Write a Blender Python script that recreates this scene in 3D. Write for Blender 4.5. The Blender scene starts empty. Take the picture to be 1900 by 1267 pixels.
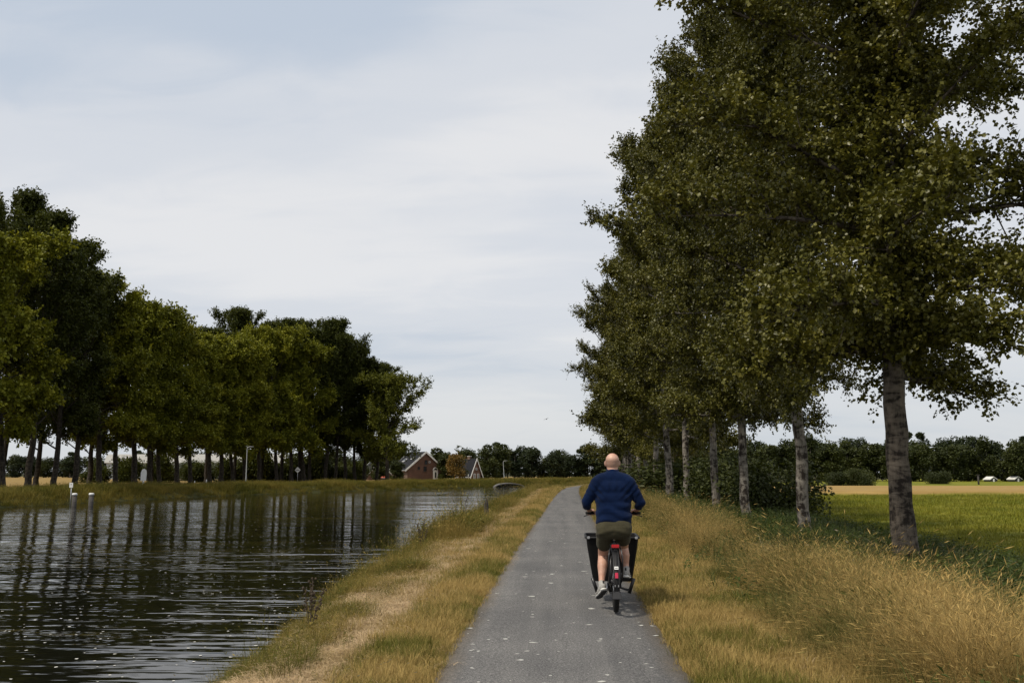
import bpy, math, random
import numpy as np
from mathutils import Vector, Matrix, Euler

R = math.radians
rng = np.random.default_rng(7)
random.seed(7)
sc = bpy.context.scene
COL = sc.collection

# ------------------------------------------------------------------ camera
cam_d = bpy.data.cameras.new('camera')
cam = bpy.data.objects.new('camera', cam_d); COL.objects.link(cam)
cam_d.sensor_width = 36.0
cam_d.lens = 32.21
cam_d.clip_start = 0.1
cam_d.clip_end = 6000
cam.location = (0, 0, 1.55)
cam.rotation_euler = (R(90 + 8.18), 0, R(2.667))
sc.camera = cam

# ------------------------------------------------------------------ world, sun, exposure
SUN_AZ, SUN_EL = R(232), R(56)          # azimuth clockwise from +Y: from behind and to the left
world = bpy.data.worlds.new('World'); sc.world = world
world.use_nodes = True
wn, wl = world.node_tree.nodes, world.node_tree.links
wn.clear()
w_out = wn.new('ShaderNodeOutputWorld'); bg = wn.new('ShaderNodeBackground')
sky = wn.new('ShaderNodeTexSky'); sky.sky_type = 'NISHITA'; sky.sun_disc = False
sky.sun_elevation = SUN_EL; sky.sun_rotation = SUN_AZ
sky.air_density = 1.0; sky.dust_density = 2.0
tc = wn.new('ShaderNodeTexCoord')
sep = wn.new('ShaderNodeSeparateXYZ'); wl.new(tc.outputs['Generated'], sep.inputs[0])
def wmath(op, a, b=None, c=None):
    n = wn.new('ShaderNodeMath'); n.operation = op
    for i, v in enumerate((a, b, c)):
        if v is None: continue
        if isinstance(v, (int, float)): n.inputs[i].default_value = v
        else: wl.new(v, n.inputs[i])
    return n.outputs[0]
zc = wmath('ADD', wmath('MAXIMUM', sep.outputs[2], 0.0), 0.22)
comb = wn.new('ShaderNodeCombineXYZ')
wl.new(wmath('DIVIDE', sep.outputs[0], zc), comb.inputs[0]); wl.new(wmath('DIVIDE', sep.outputs[1], zc), comb.inputs[1])
def wnoise(scale, loc, sx, sy, detail, rough, dist=0.0):
    mp = wn.new('ShaderNodeMapping'); mp.inputs['Location'].default_value = loc
    mp.inputs['Scale'].default_value = (sx, sy, 1); mp.inputs['Rotation'].default_value = (0, 0, R(-14))
    wl.new(comb.outputs[0], mp.inputs[0])
    n = wn.new('ShaderNodeTexNoise'); n.inputs['Scale'].default_value = scale
    n.inputs['Detail'].default_value = detail; n.inputs['Roughness'].default_value = rough
    n.inputs['Distortion'].default_value = dist
    wl.new(mp.outputs[0], n.inputs['Vector'])
    return n.outputs['Fac']
n1 = wnoise(1.0, (12.1, 1.5, 0), 0.42, 0.95, 3.0, 0.42, 0.35)
n2 = wnoise(0.55, (8.1, 2.9, 0), 0.8, 1.0, 2.0, 0.4)
n3 = wnoise(3.2, (0.2, 8.1, 0), 0.35, 1.1, 3.0, 0.5, 0.5)
n4 = wnoise(7.5, (3.1, 2.6, 0), 0.5, 1.0, 4.0, 0.55, 0.8)
cl = wmath('ADD', wmath('MULTIPLY', wmath('SUBTRACT', n4, 0.5), 0.10), wmath('ADD', wmath('MULTIPLY', n1, 0.50), wmath('ADD', wmath('MULTIPLY', n2, 0.32), wmath('MULTIPLY', n3, 0.18))))
ramp = wn.new('ShaderNodeValToRGB'); wl.new(cl, ramp.inputs[0])
ramp.color_ramp.interpolation = 'EASE'
e = ramp.color_ramp.elements
e[0].position = 0.36; e[0].color = (0.55, 0.62, 0.72, 1)
e[1].position = 0.565; e[1].color = (0.82, 0.825, 0.84, 1)
m_ = e.new(0.47); m_.color = (0.71, 0.74, 0.79, 1)
# the clouds are brought to the sky's own (physical) scale, so that the background strength stays 0.1
scl = wn.new('ShaderNodeVectorMath'); scl.operation = 'SCALE'; scl.inputs['Scale'].default_value = 10.0
hz = wn.new('ShaderNodeMapRange'); hz.interpolation_type = 'SMOOTHSTEP'; hz.inputs[1].default_value = 0.0; hz.inputs[2].default_value = 0.22
hz.inputs[3].default_value = 0.6; hz.inputs[4].default_value = 0.0; wl.new(sep.outputs[2], hz.inputs[0])
mixh = wn.new('ShaderNodeMix'); mixh.data_type = 'RGBA'; wl.new(hz.outputs[0], mixh.inputs['Factor'])
wl.new(ramp.outputs[0], mixh.inputs[6]); mixh.inputs[7].default_value = (0.69, 0.715, 0.725, 1)
wl.new(mixh.outputs[2], scl.inputs[0])
mixc = wn.new('ShaderNodeMix'); mixc.data_type = 'RGBA'; mixc.inputs['Factor'].default_value = 0.93
wl.new(sky.outputs[0], mixc.inputs[6]); wl.new(scl.outputs[0], mixc.inputs[7])
wl.new(mixc.outputs[2], bg.inputs['Color']); bg.inputs['Strength'].default_value = 0.1
wl.new(bg.outputs[0], w_out.inputs[0])

sun_d = bpy.data.lights.new('sun', 'SUN'); sun = bpy.data.objects.new('sun', sun_d); COL.objects.link(sun)
sun_d.energy = 3.6; sun_d.angle = R(6); sun_d.color = (1.0, 0.91, 0.76)
sdir = Vector((math.sin(SUN_AZ) * math.cos(SUN_EL), math.cos(SUN_AZ) * math.cos(SUN_EL), math.sin(SUN_EL)))
sun.rotation_euler = sdir.to_track_quat('Z', 'Y').to_euler()
sun.location = (-30, -20, 40)

vs = sc.view_settings
vs.view_transform = 'Standard'; vs.look = 'None'; vs.gamma = 1.0; vs.exposure = 0.0; vs.use_curve_mapping = False
sc.cycles.use_denoising = True
sc.cycles.max_bounces = 6; sc.cycles.diffuse_bounces = 3; sc.cycles.glossy_bounces = 3
sc.cycles.transmission_bounces = 3

# ------------------------------------------------------------------ materials
def new_mat(name):
    m = bpy.data.materials.new(name); m.use_nodes = True
    n = m.node_tree.nodes; n.clear()
    out = n.new('ShaderNodeOutputMaterial'); p = n.new('ShaderNodeBsdfPrincipled')
    m.node_tree.links.new(p.outputs[0], out.inputs[0])
    return m, n, m.node_tree.links, p, out

def ramp_node(n, l, fac, stops):
    r = n.new('ShaderNodeValToRGB'); l.new(fac, r.inputs[0])
    el = r.color_ramp.elements
    while len(el) < len(stops): el.new(0.5)
    for e_, (pos, c) in zip(el, stops):
        e_.position = pos; e_.color = (*c, 1)
    return r.outputs[0]

def noise_node(n, l, vec, scale, detail=3.0, rough=0.5, dist=0.0, mscale=None, mrot=None):
    if mscale is not None:
        mp = n.new('ShaderNodeMapping'); mp.inputs['Scale'].default_value = mscale
        if mrot: mp.inputs['Rotation'].default_value = mrot
        l.new(vec, mp.inputs[0]); vec = mp.outputs[0]
    t = n.new('ShaderNodeTexNoise'); l.new(vec, t.inputs['Vector'])
    t.inputs['Scale'].default_value = scale; t.inputs['Detail'].default_value = detail
    t.inputs['Roughness'].default_value = rough; t.inputs['Distortion'].default_value = dist
    return t.outputs['Fac']

def mix_col(n, l, fac, a, b, mode='MIX'):
    m = n.new('ShaderNodeMix'); m.data_type = 'RGBA'; m.blend_type = mode
    for sock, v in ((m.inputs['Factor'], fac), (m.inputs[6], a), (m.inputs[7], b)):
        if isinstance(v, (int, float)): sock.default_value = v
        elif isinstance(v, tuple): sock.default_value = (*v, 1)
        else: l.new(v, sock)
    return m.outputs[2]

def nmath(n, l, op, a, b=None, clamp=False):
    q = n.new('ShaderNodeMath'); q.operation = op; q.use_clamp = clamp
    for i, v in enumerate((a, b)):
        if v is None: continue
        if isinstance(v, (int, float)): q.inputs[i].default_value = v
        else: l.new(v, q.inputs[i])
    return q.outputs[0]

def bump(n, l, p, h, strength, dist):
    b = n.new('ShaderNodeBump'); b.inputs['Strength'].default_value = strength; b.inputs['Distance'].default_value = dist
    l.new(h, b.inputs['Height']); l.new(b.outputs[0], p.inputs['Normal'])

def plain(name, c, rough=0.6, metal=0.0, var=0.12, scale=30.0, bmp=0.0, spec=0.5, coat=0.0):
    m, n, l, p, o = new_mat(name)
    g = n.new('ShaderNodeTexCoord')
    f = noise_node(n, l, g.outputs['Object'], scale, 4, 0.6)
    lo = tuple(max(0, v * (1 - var * 1.6)) for v in c); hi = tuple(v * (1 + var) for v in c)
    l.new(ramp_node(n, l, f, [(0.3, lo), (0.7, hi)]), p.inputs['Base Color'])
    rr = n.new('ShaderNodeMapRange'); rr.inputs[3].default_value = max(0.03, rough - 0.08); rr.inputs[4].default_value = min(1, rough + 0.08)
    l.new(f, rr.inputs[0]); l.new(rr.outputs[0], p.inputs['Roughness'])
    p.inputs['Metallic'].default_value = metal
    p.inputs['Specular IOR Level'].default_value = spec
    p.inputs['Coat Weight'].default_value = coat
    if bmp: bump(n, l, p, f, 0.6, bmp)
    return m

def leaf_mat(name, stops, rough=0.42, spec=0.4, trans=0.22, patch=0.0, pscale=0.4):
    m, n, l, p, o = new_mat(name)
    a = n.new('ShaderNodeAttribute'); a.attribute_name = 'tint'
    fac = a.outputs['Fac']
    if patch:
        oi = n.new('ShaderNodeObjectInfo')
        fac = nmath(n, l, 'ADD', fac, nmath(n, l, 'MULTIPLY', nmath(n, l, 'SUBTRACT', oi.outputs['Random'], 0.5), patch), True)
    c = ramp_node(n, l, fac, stops)
    l.new(c, p.inputs['Base Color'])
    p.inputs['Roughness'].default_value = rough; p.inputs['Specular IOR Level'].default_value = spec
    t = n.new('ShaderNodeBsdfTranslucent')
    l.new(mix_col(n, l, 1.0, c, (1.25, 1.2, 0.6), 'MULTIPLY'), t.inputs['Color'])
    ms = n.new('ShaderNodeMixShader'); ms.inputs[0].default_value = trans
    l.new(p.outputs[0], ms.inputs[1]); l.new(t.outputs[0], ms.inputs[2]); l.new(ms.outputs[0], o.inputs[0])
    return m

def grass_mat(name, green, dry, pscale=0.5, lo=0.42, hi=0.58, rough=0.55, trans=0.25, var=0.35):
    """blade colour: two kinds of growth that swap over in patches, plus each blade's own tint"""
    m, n, l, p, o = new_mat(name)
    a = n.new('ShaderNodeAttribute'); a.attribute_name = 'tint'
    g = n.new('ShaderNodeNewGeometry')
    f = noise_node(n, l, g.outputs['Position'], pscale, 3, 0.6)
    oi = n.new('ShaderNodeObjectInfo')
    f2 = nmath(n, l, 'ADD', f, nmath(n, l, 'MULTIPLY', nmath(n, l, 'SUBTRACT', oi.outputs['Random'], 0.5), 0.22))
    f2 = nmath(n, l, 'ADD', f2, nmath(n, l, 'MULTIPLY', nmath(n, l, 'SUBTRACT', a.outputs['Fac'], 0.5), 0.2))
    mr = n.new('ShaderNodeMapRange'); mr.inputs[1].default_value = lo; mr.inputs[2].default_value = hi
    l.new(f2, mr.inputs[0])
    c = mix_col(n, l, mr.outputs[0], green, dry)
    br = n.new('ShaderNodeMapRange'); br.inputs[3].default_value = 1 - var; br.inputs[4].default_value = 1 + var
    l.new(a.outputs['Fac'], br.inputs[0])
    cc = n.new('ShaderNodeVectorMath'); cc.operation = 'SCALE'; l.new(c, cc.inputs[0]); l.new(br.outputs[0], cc.inputs['Scale'])
    l.new(cc.outputs[0], p.inputs['Base Color'])
    p.inputs['Roughness'].default_value = rough; p.inputs['Specular IOR Level'].default_value = 0.1
    t = n.new('ShaderNodeBsdfTranslucent'); l.new(cc.outputs[0], t.inputs['Color'])
    ms = n.new('ShaderNodeMixShader'); ms.inputs[0].default_value = trans
    l.new(p.outputs[0], ms.inputs[1]); l.new(t.outputs[0], ms.inputs[2]); l.new(ms.outputs[0], o.inputs[0])
    return m

def bark_mat(name, light, dark, band=1.0):
    m, n, l, p, o = new_mat(name)
    g = n.new('ShaderNodeTexCoord')
    f1 = noise_node(n, l, g.outputs['Object'], 3.2, 5, 0.62, 0.6, mscale=(0.9, 0.9, 1.5 * band))
    f2 = noise_node(n, l, g.outputs['Object'], 9.0, 4, 0.7, 0.2, mscale=(1.0, 1.0, 0.22))
    f3 = noise_node(n, l, g.outputs['Object'], 2.0, 3, 0.5, 0.0, mscale=(0.25, 0.25, 3.4))
    s = nmath(n, l, 'ADD', nmath(n, l, 'MULTIPLY', f1, 0.62), nmath(n, l, 'ADD', nmath(n, l, 'MULTIPLY', f2, 0.33), nmath(n, l, 'MULTIPLY', f3, 0.05)))
    mid = tuple((a_ * 0.55 + b_ * 0.45) for a_, b_ in zip(light, dark))
    l.new(ramp_node(n, l, s, [(0.44, dark), (0.51, mid), (0.60, light)]), p.inputs['Base Color'])
    p.inputs['Roughness'].default_value = 0.85; p.inputs['Specular IOR Level'].default_value = 0.2
    bump(n, l, p, s, 0.9, 0.05)
    return m

M = {}
M['leaf_poplar'] = leaf_mat('leaf_poplar', [(0.0, (0.034, 0.036, 0.006)), (0.5, (0.092, 0.090, 0.014)), (1.0, (0.175, 0.158, 0.032))], rough=0.42, spec=0.28, patch=0.2, trans=0.16)
M['leaf_light'] = leaf_mat('leaf_light', [(0.0, (0.070, 0.080, 0.009)), (0.5, (0.155, 0.162, 0.014)), (1.0, (0.25, 0.235, 0.021))], rough=0.5, spec=0.12, patch=0.3, trans=0.2)
M['leaf_dark'] = leaf_mat('leaf_dark', [(0.0, (0.026, 0.033, 0.008)), (0.5, (0.054, 0.064, 0.012)), (1.0, (0.094, 0.102, 0.018))], rough=0.5, spec=0.12, patch=0.2)
M['leaf_mid'] = leaf_mat('leaf_mid', [(0.0, (0.022, 0.030, 0.008)), (0.5, (0.042, 0.052, 0.013)), (1.0, (0.072, 0.082, 0.020))], rough=0.55, spec=0.25, patch=0.45)
M['leaf_end'] = leaf_mat('leaf_end', [(0.0, (0.045, 0.055, 0.009)), (0.5, (0.100, 0.108, 0.014)), (1.0, (0.17, 0.168, 0.020))], rough=0.5, spec=0.12)
M['leaf_far'] = leaf_mat('leaf_far', [(0.0, (0.016, 0.024, 0.012)), (0.5, (0.030, 0.041, 0.018)), (1.0, (0.052, 0.066, 0.026))], rough=0.6, spec=0.2, patch=0.5)
M['leaf_copper'] = leaf_mat('leaf_copper', [(0.0, (0.06, 0.045, 0.012)), (0.5, (0.15, 0.095, 0.022)), (1.0, (0.32, 0.20, 0.06))], rough=0.5, spec=0.3)
M['bark_pale'] = bark_mat('bark_pale', (0.26, 0.235, 0.20), (0.026, 0.020, 0.016))
M['bark_brown'] = bark_mat('bark_brown', (0.135, 0.112, 0.088), (0.018, 0.014, 0.011), 1.5)
M['bark_dark'] = bark_mat('bark_dark', (0.062, 0.052, 0.040), (0.018, 0.015, 0.012))
M['grass_short'] = grass_mat('grass_short', (0.118, 0.120, 0.020), (0.39, 0.278, 0.100), 0.55, 0.38, 0.55)
M['straw'] = grass_mat('straw', (0.34, 0.245, 0.115), (0.52, 0.39, 0.235), 0.9, 0.35, 0.6, var=0.3)
M['grass_bank'] = grass_mat('grass_bank', (0.085, 0.090, 0.014), (0.26, 0.19, 0.055), 0.6, 0.40, 0.64, var=.45)
M['grass_tall'] = grass_mat('grass_tall', (0.070, 0.078, 0.018), (0.38, 0.268, 0.100), 0.7, 0.37, 0.60, var=0.6)
M['grass_green'] = grass_mat('grass_green', (0.035, 0.055, 0.012), (0.070, 0.088, 0.022), 0.5, 0.35, 0.65, rough=0.45)
M['grass_far'] = grass_mat('grass_far', (0.085, 0.086, 0.012), (0.18, 0.14, 0.028), 0.16, 0.35, 0.68)
M['grass_meadow'] = grass_mat('grass_meadow', (0.130, 0.150, 0.014), (0.22, 0.205, 0.026), 0.12, 0.35, 0.65)
M['grass_dead'] = grass_mat('grass_dead', (0.30, 0.26, 0.18), (0.45, 0.38, 0.27), 0.9, 0.4, 0.6)
M['steel_grey'] = plain('steel_grey', (0.45, 0.46, 0.46), 0.45, 0.3, 0.06, 8)
M['white_paint'] = plain('white_paint', (0.72, 0.72, 0.70), 0.5, 0, 0.06, 12)
M['old_wood'] = plain('old_wood', (0.075, 0.07, 0.066), 0.9, 0, 0.35, 14, 0.01, 0.2)
M['black_plastic'] = plain('black_plastic', (0.010, 0.010, 0.011), 0.6, 0, 0.15, 40, 0, 0.3)
M['black_box'] = plain('black_box', (0.006, 0.006, 0.0065), 0.7, 0, 0.2, 25, 0.0005, 0.15)
M['black_metal'] = plain('black_metal', (0.014, 0.014, 0.016), 0.32, 0.2, 0.1, 40, 0, 0.5)
M['alloy'] = plain('alloy', (0.55, 0.55, 0.56), 0.3, 0.9, 0.05, 30)
M['rubber'] = plain('rubber', (0.012, 0.012, 0.012), 0.8, 0, 0.25, 60, 0.001, 0.25)
M['red_lens'] = plain('red_lens', (0.42, 0.012, 0.018), 0.2, 0, 0.1, 60)
M['pink_lens'] = plain('pink_lens', (0.48, 0.02, 0.06), 0.25, 0, 0.1, 60)
M['grey_plastic'] = plain('grey_plastic', (0.03, 0.03, 0.032), 0.55, 0, 0.1, 50)

# ------------------------------------------------------------------ object helpers
def tag(o, label=None, cat=None, group=None, kind=None):
    if label: o['label'] = label
    if cat: o['category'] = cat
    if group: o['group'] = group
    if kind: o['kind'] = kind
    return o

def empty(name, loc, rz=0.0, scale=1.0):
    o = bpy.data.objects.new(name, None); COL.objects.link(o)
    o.empty_display_size = 0.3
    o.location = loc; o.rotation_euler = (0, 0, rz); o.scale = (scale,) * 3
    return o

def link(name, mesh, parent=None):
    o = bpy.data.objects.new(name, mesh); COL.objects.link(o)
    if parent is not None: o.parent = parent
    return o

class MB:
    def __init__(s): s.v = []; s.f = []
    def add(s, v, f):
        b = len(s.v); s.v += [tuple(map(float, p)) for p in v]; s.f += [tuple(i + b for i in q) for q in f]; return s
    def box(s, c, d, rot=None, taper=1.0):
        x, y, z = (k / 2 for k in d)
        v = [Vector((a * x * (taper if q < 0 else 1), b * y * (taper if q < 0 else 1), q * z)) for q in (-1, 1) for a, b in ((-1, -1), (1, -1), (1, 1), (-1, 1))]
        if rot is not None:
            m = Euler(rot).to_matrix(); v = [m @ p for p in v]
        v = [p + Vector(c) for p in v]
        return s.add(v, [(3, 2, 1, 0), (4, 5, 6, 7), (0, 1, 5, 4), (1, 2, 6, 5), (2, 3, 7, 6), (3, 0, 4, 7)])
    def tube(s, pts, rad, n=8, cap=True):
        P = [Vector(p) for p in pts]
        if isinstance(rad, (int, float)): rad = [rad] * len(P)
        T = [(P[min(i + 1, len(P) - 1)] - P[max(i - 1, 0)]).normalized() for i in range(len(P))]
        ref = Vector((0, 0, 1)) if abs(T[0].z) < 0.9 else Vector((1, 0, 0))
        u = T[0].cross(ref).normalized(); v = []
        for i, p in enumerate(P):
            u = (u - T[i] * u.dot(T[i])).normalized(); w = T[i].cross(u)
            for k in range(n):
                a = 2 * math.pi * k / n
                v.append(p + (u * math.cos(a) + w * math.sin(a)) * rad[i])
        f = [(i * n + k, i * n + (k + 1) % n, (i + 1) * n + (k + 1) % n, (i + 1) * n + k) for i in range(len(P) - 1) for k in range(n)]
        if cap:
            f.append(tuple(range(n - 1, -1, -1))); f.append(tuple((len(P) - 1) * n + k for k in range(n)))
        return s.add(v, f)
    def torus(s, c, R_, r, n=40, k=10, squash=1.0, arc=(0, 2 * math.pi)):
        """ring in the y-z plane (a wheel rolling along +y)"""
        full = abs(arc[1] - arc[0] - 2 * math.pi) < 1e-6
        v = []; N = n if full else n + 1
        for i in range(N):
            a = arc[0] + (arc[1] - arc[0]) * i / n
            for j in range(k):
                b = 2 * math.pi * j / k
                rr = R_ + r * math.cos(b)
                v.append((c[0] + r * squash * math.sin(b), c[1] + rr * math.cos(a), c[2] + rr * math.sin(a)))
        f = []
        for i in range(n):
            i2 = (i + 1) % N
            for j in range(k): f.append((i * k + j, i * k + (j + 1) % k, i2 * k + (j + 1) % k, i2 * k + j))
        return s.add(v, f)
    def sphere(s, c, r, n=12, m=8):
        if isinstance(r, (int, float)): r = (r, r, r)
        v = []
        for i in range(m + 1):
            t = math.pi * i / m
            for j in range(n):
                a = 2 * math.pi * j / n
                v.append((c[0] + r[0] * math.sin(t) * math.cos(a), c[1] + r[1] * math.sin(t) * math.sin(a), c[2] + r[2] * math.cos(t)))
        f = [(i * n + j, (i + 1) * n + j, (i + 1) * n + (j + 1) % n, i * n + (j + 1) % n) for i in range(m) for j in range(n)]
        return s.add(v, f)
    def prism(s, poly, y0, y1):
        """polygon in x-z, pushed from y0 to y1"""
        n = len(poly)
        v = [(x, y0, z) for x, z in poly] + [(x, y1, z) for x, z in poly]
        f = [tuple(range(n)), tuple(range(2 * n - 1, n - 1, -1))] + [(i, i + n, (i + 1) % n + n, (i + 1) % n) for i in range(n)]
        return s.add(v, f)
    def build(s, name, mat, parent=None, smooth=False, bevel=0.0, label=None):
        me = bpy.data.meshes.new(name); me.from_pydata(s.v, [], s.f); me.validate()
        import bmesh
        b = bmesh.new(); b.from_mesh(me)
        bmesh.ops.remove_doubles(b, verts=b.verts, dist=1e-6)
        bmesh.ops.recalc_face_normals(b, faces=b.faces)
        if bevel:
            bmesh.ops.bevel(b, geom=[e_ for e_ in b.edges if len(e_.link_faces) == 2 and e_.calc_face_angle(0) > 0.6], offset=bevel, segments=2, affect='EDGES', clamp_overlap=True)
        b.to_mesh(me); b.free()
        me.materials.append(mat)
        if smooth:
            me.polygons.foreach_set('use_smooth', [True] * len(me.polygons))
        o = link(name, me, parent)
        if label: o['label'] = label
        return o

def np_mesh(name, verts, faces, mats, tint=None, smooth=False):
    """verts (n,3), faces (m,k) all with the same k"""
    me = bpy.data.meshes.new(name)
    verts = np.asarray(verts, np.float32); faces = np.asarray(faces, np.int32)
    m, k = faces.shape
    me.vertices.add(len(verts)); me.vertices.foreach_set('co', verts.ravel())
    me.loops.add(m * k); me.loops.foreach_set('vertex_index', faces.ravel())
    me.polygons.add(m); me.polygons.foreach_set('loop_start', np.arange(0, m * k, k, dtype=np.int32))
    me.update(calc_edges=True)
    if tint is not None:
        a = me.attributes.new('tint', 'FLOAT', 'FACE'); a.data.foreach_set('value', np.asarray(tint, np.float32))
    if smooth: me.polygons.foreach_set('use_smooth', np.ones(m, bool))
    for x in (mats if isinstance(mats, (list, tuple)) else [mats]): me.materials.append(x)
    return me

def unit(a):
    return a / np.maximum(np.linalg.norm(a, axis=-1, keepdims=True), 1e-9)

ORD = ('first second third fourth fifth sixth seventh eighth ninth tenth eleventh twelfth thirteenth fourteenth fifteenth sixteenth '
       'seventeenth eighteenth nineteenth twentieth twenty-first twenty-second twenty-third twenty-fourth twenty-fifth twenty-sixth '
       'twenty-seventh twenty-eighth twenty-ninth thirtieth thirty-first thirty-second').split()

# ------------------------------------------------------------------ the lie of the land
WATER = -0.55
def xN(y): return np.interp(y, [-60, 8.5, 13, 20, 35, 57, 80, 100, 120, 140, 160, 190, 250, 400, 1000, 3000], [-3.0, -3.2, -3.6, -3.85, -3.75, -3.6, -3.5, -3.1, -1.8, 1.4, 6, 19, 52, 140, 500, 1700])
def xF(y): return np.interp(y, [-60, 30, 56, 80, 102, 115, 137, 160, 190, 250, 400, 1000, 3000], [-36, -35, -34, -32.5, -26.5, -21, -12.6, -4, 9, 38, 124, 484, 1684])
def xP(y): return np.interp(y, [-60, 8, 20, 32, 50, 68, 85, 97, 108, 120, 140, 160, 190, 250, 400, 1000, 3000], [0.04, 0.04, 0.16, 0.36, 0.62, 0.95, 1.4, 1.95, 2.9, 4.4, 8, 13.5, 26, 58, 148, 510, 1710])
HW = 1.03                                                            # half the path's width

def sm(a, b, x):
    t = np.clip((x - a) / (b - a), 0, 1); return t * t * (3 - 2 * t)

def wob(x, y):
    return (np.sin(x * 1.7 + y * 0.63) + np.sin(x * 0.71 - y * 1.13 + 1.3) + np.sin(y * 0.37 + x * 2.9 + 0.4)) / 3

def gz(x, y):
    x = np.asarray(x, float); y = np.asarray(y, float)
    dN = x - xN(y); dF = xF(y) - x; s = x - xP(y)
    near = -0.02 - 0.06 * sm(1.2, 2.6, -s) - 0.04 * sm(1.1, 2.2, s) - 0.34 * sm(2.2, 6.5, s) - 0.28 * sm(7.5, 11.5, s)
    near = near - (near + 0.02) * 0 
    bw = np.interp(y, [8, 14, 22], [1.1, 1.35, 1.5])
    bank = np.where(dN > 0, -0.62 + (near + 0.62) * sm(-0.3, 1, dN / bw), -0.62 + dN * 0.55)
    near_z = np.where(dN < bw, np.minimum(bank, near), near)
    # uncut strip of hay in the meadow
    near_z = near_z + 0.42 * sm(96.5, 97.6, y + 0.8 * wob(x * 0.1, 0)) * sm(141.5, 140.3, y) * sm(11, 13, s)
    far = np.where(dF > 0, -0.62 + 0.74 * sm(-0.2, 2.4, dF), -0.62 + dF * 0.55)
    z = np.where(dN > dF, near_z, far)
    rough = 0.022 * wob(x * 3, y * 3) * (np.abs(s) > HW + 0.25)
    return np.maximum(z, -1.5) + rough * np.where(z > -0.6, 1, 0)

def build_ground():
    ys = list(np.arange(-12, 60, 0.5)) + list(np.arange(60, 96, 1.5)) + [96.2, 96.8, 97.3, 98, 99] + list(np.arange(100, 140, 2.0)) + [140.2, 140.8, 141.3, 142] + list(np.arange(144, 260, 4.0)) + [270, 290, 320, 360, 420, 500, 620, 800, 1100, 1600, 2400, 3000]
    ys = np.array(ys)
    lo = np.array([-2500, -1200, -600, -300, -150, -90, -60, -40, -28, -20, -14, -10, -7, -5, -4, -3, -2.4, -2, -1.6, -1.2, -.8, -.4, 0, .5, 1.2])
    mid = np.array([-1.4, -.7, -.25, 0, .15, .3, .45, .6, .75, .9, 1.05, 1.2])
    hi = np.array([-1.6, -1.32, -1.02, -.5, 0, .5, 1.02, 1.3, 1.6, 1.9, 2.2, 2.6, 3, 3.5, 4, 4.6, 5.2, 5.8, 6.5, 7.2, 8, 9, 10, 11, 12, 14, 17, 21, 26, 33, 42, 55, 75, 100, 130, 170, 230, 320, 500, 900, 1800, 2600])
    rows = []
    for y in ys:
        a = xF(y) + lo; b = xN(y) + mid; c = xP(y) + hi
        span = (b[0] - a[-1]); midc = a[-1] + span * np.array([0.33, 0.66])
        gap = (c[0] - b[-1]); g2 = b[-1] + gap * np.array([0.33, 0.66])
        rows.append(np.concatenate([a, midc, b, g2, c]))
    X = np.array(rows); Y = np.repeat(ys[:, None], X.shape[1], 1)
    Z = gz(X, Y)
    n, k = X.shape
    V = np.stack([X, Y, Z], -1).reshape(-1, 3)
    i = np.arange(n - 1)[:, None] * k + np.arange(k - 1)[None]
    F = np.stack([i, i + 1, i + 1 + k, i + k], -1).reshape(-1, 4)
    m, nn, l, p, o = new_mat('ground')
    g = nn.new('ShaderNodeNewGeometry')
    att = nn.new('ShaderNodeAttribute'); att.attribute_name = 'zone'
    sepc = nn.new('ShaderNodeSeparateColor'); l.new(att.outputs['Color'], sepc.inputs[0])
    f1 = noise_node(nn, l, g.outputs['Position'], 0.9, 5, 0.6); f2 = noise_node(nn, l, g.outputs['Position'], 22, 4, 0.7)
    f3 = noise_node(nn, l, g.outputs['Position'], 0.06, 4, 0.55); f4 = noise_node(nn, l, g.outputs['Position'], 0.9, 4, 0.6, mscale=(0.12, 1, 1))
    soil = ramp_node(nn, l, f2, [(0.3, (0.10, 0.075, 0.035)), (0.55, (0.24, 0.165, 0.08)), (0.75, (0.38, 0.26, 0.14))])
    verge = mix_col(nn, l, ramp_node(nn, l, f1, [(0.42, (0, 0, 0)), (0.6, (1, 1, 1))]), (0.10, 0.088, 0.02), soil)
    dark = ramp_node(nn, l, f1, [(0.35, (0.022, 0.026, 0.008)), (0.7, (0.055, 0.052, 0.016))])
    mead = ramp_node(nn, l, nmath(nn, l, 'ADD', nmath(nn, l, 'MULTIPLY', f3, 0.6), nmath(nn, l, 'MULTIPLY', f4, 0.4)), [(0.36, (0.095, 0.105, 0.011)), (0.5, (0.145, 0.150, 0.015)), (0.62, (0.20, 0.19, 0.024))])
    hay = ramp_node(nn, l, f4, [(0.35, (0.23, 0.15, 0.05)), (0.65, (0.34, 0.23, 0.085))])
    c = mix_col(nn, l, sepc.outputs[0], dark, verge)
    c = mix_col(nn, l, sepc.outputs[1], c, mead)
    c = mix_col(nn, l, sepc.outputs[2], c, hay)
    l.new(c, p.inputs['Base Color']); p.inputs['Roughness'].default_value = 0.95; p.inputs['Specular IOR Level'].default_value = 0.1
    bump(nn, l, p, f2, 0.7, 0.05)
    me = np_mesh('ground', V, F, m, smooth=True)
    s = X - xP(Y); dN = X - xN(Y); dF = xF(Y) - X
    vz = np.zeros(X.shape + (4,), np.float32); vz[..., 3] = 1
    vz[..., 0] = ((s > -3.2) & (s < 2.7) & (dN > np.interp(Y, [8, 20], [.7, 1.0]))).astype(float)
    vz[..., 1] = sm(8.5, 11, s)
    vz[..., 2] = np.maximum(sm(96.5, 97.4, Y) * sm(141.4, 140.4, Y) * sm(12, 14, s), 0.75 * sm(14, 22, dF) * (Y < 400))
    a = me.color_attributes.new('zone', 'FLOAT_COLOR', 'POINT'); a.data.foreach_set('color', vz.reshape(-1, 4).ravel())
    tag(link('ground', me), 'flat polder ground with grassy banks either side of the canal', 'ground', kind='structure')
build_ground()

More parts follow.
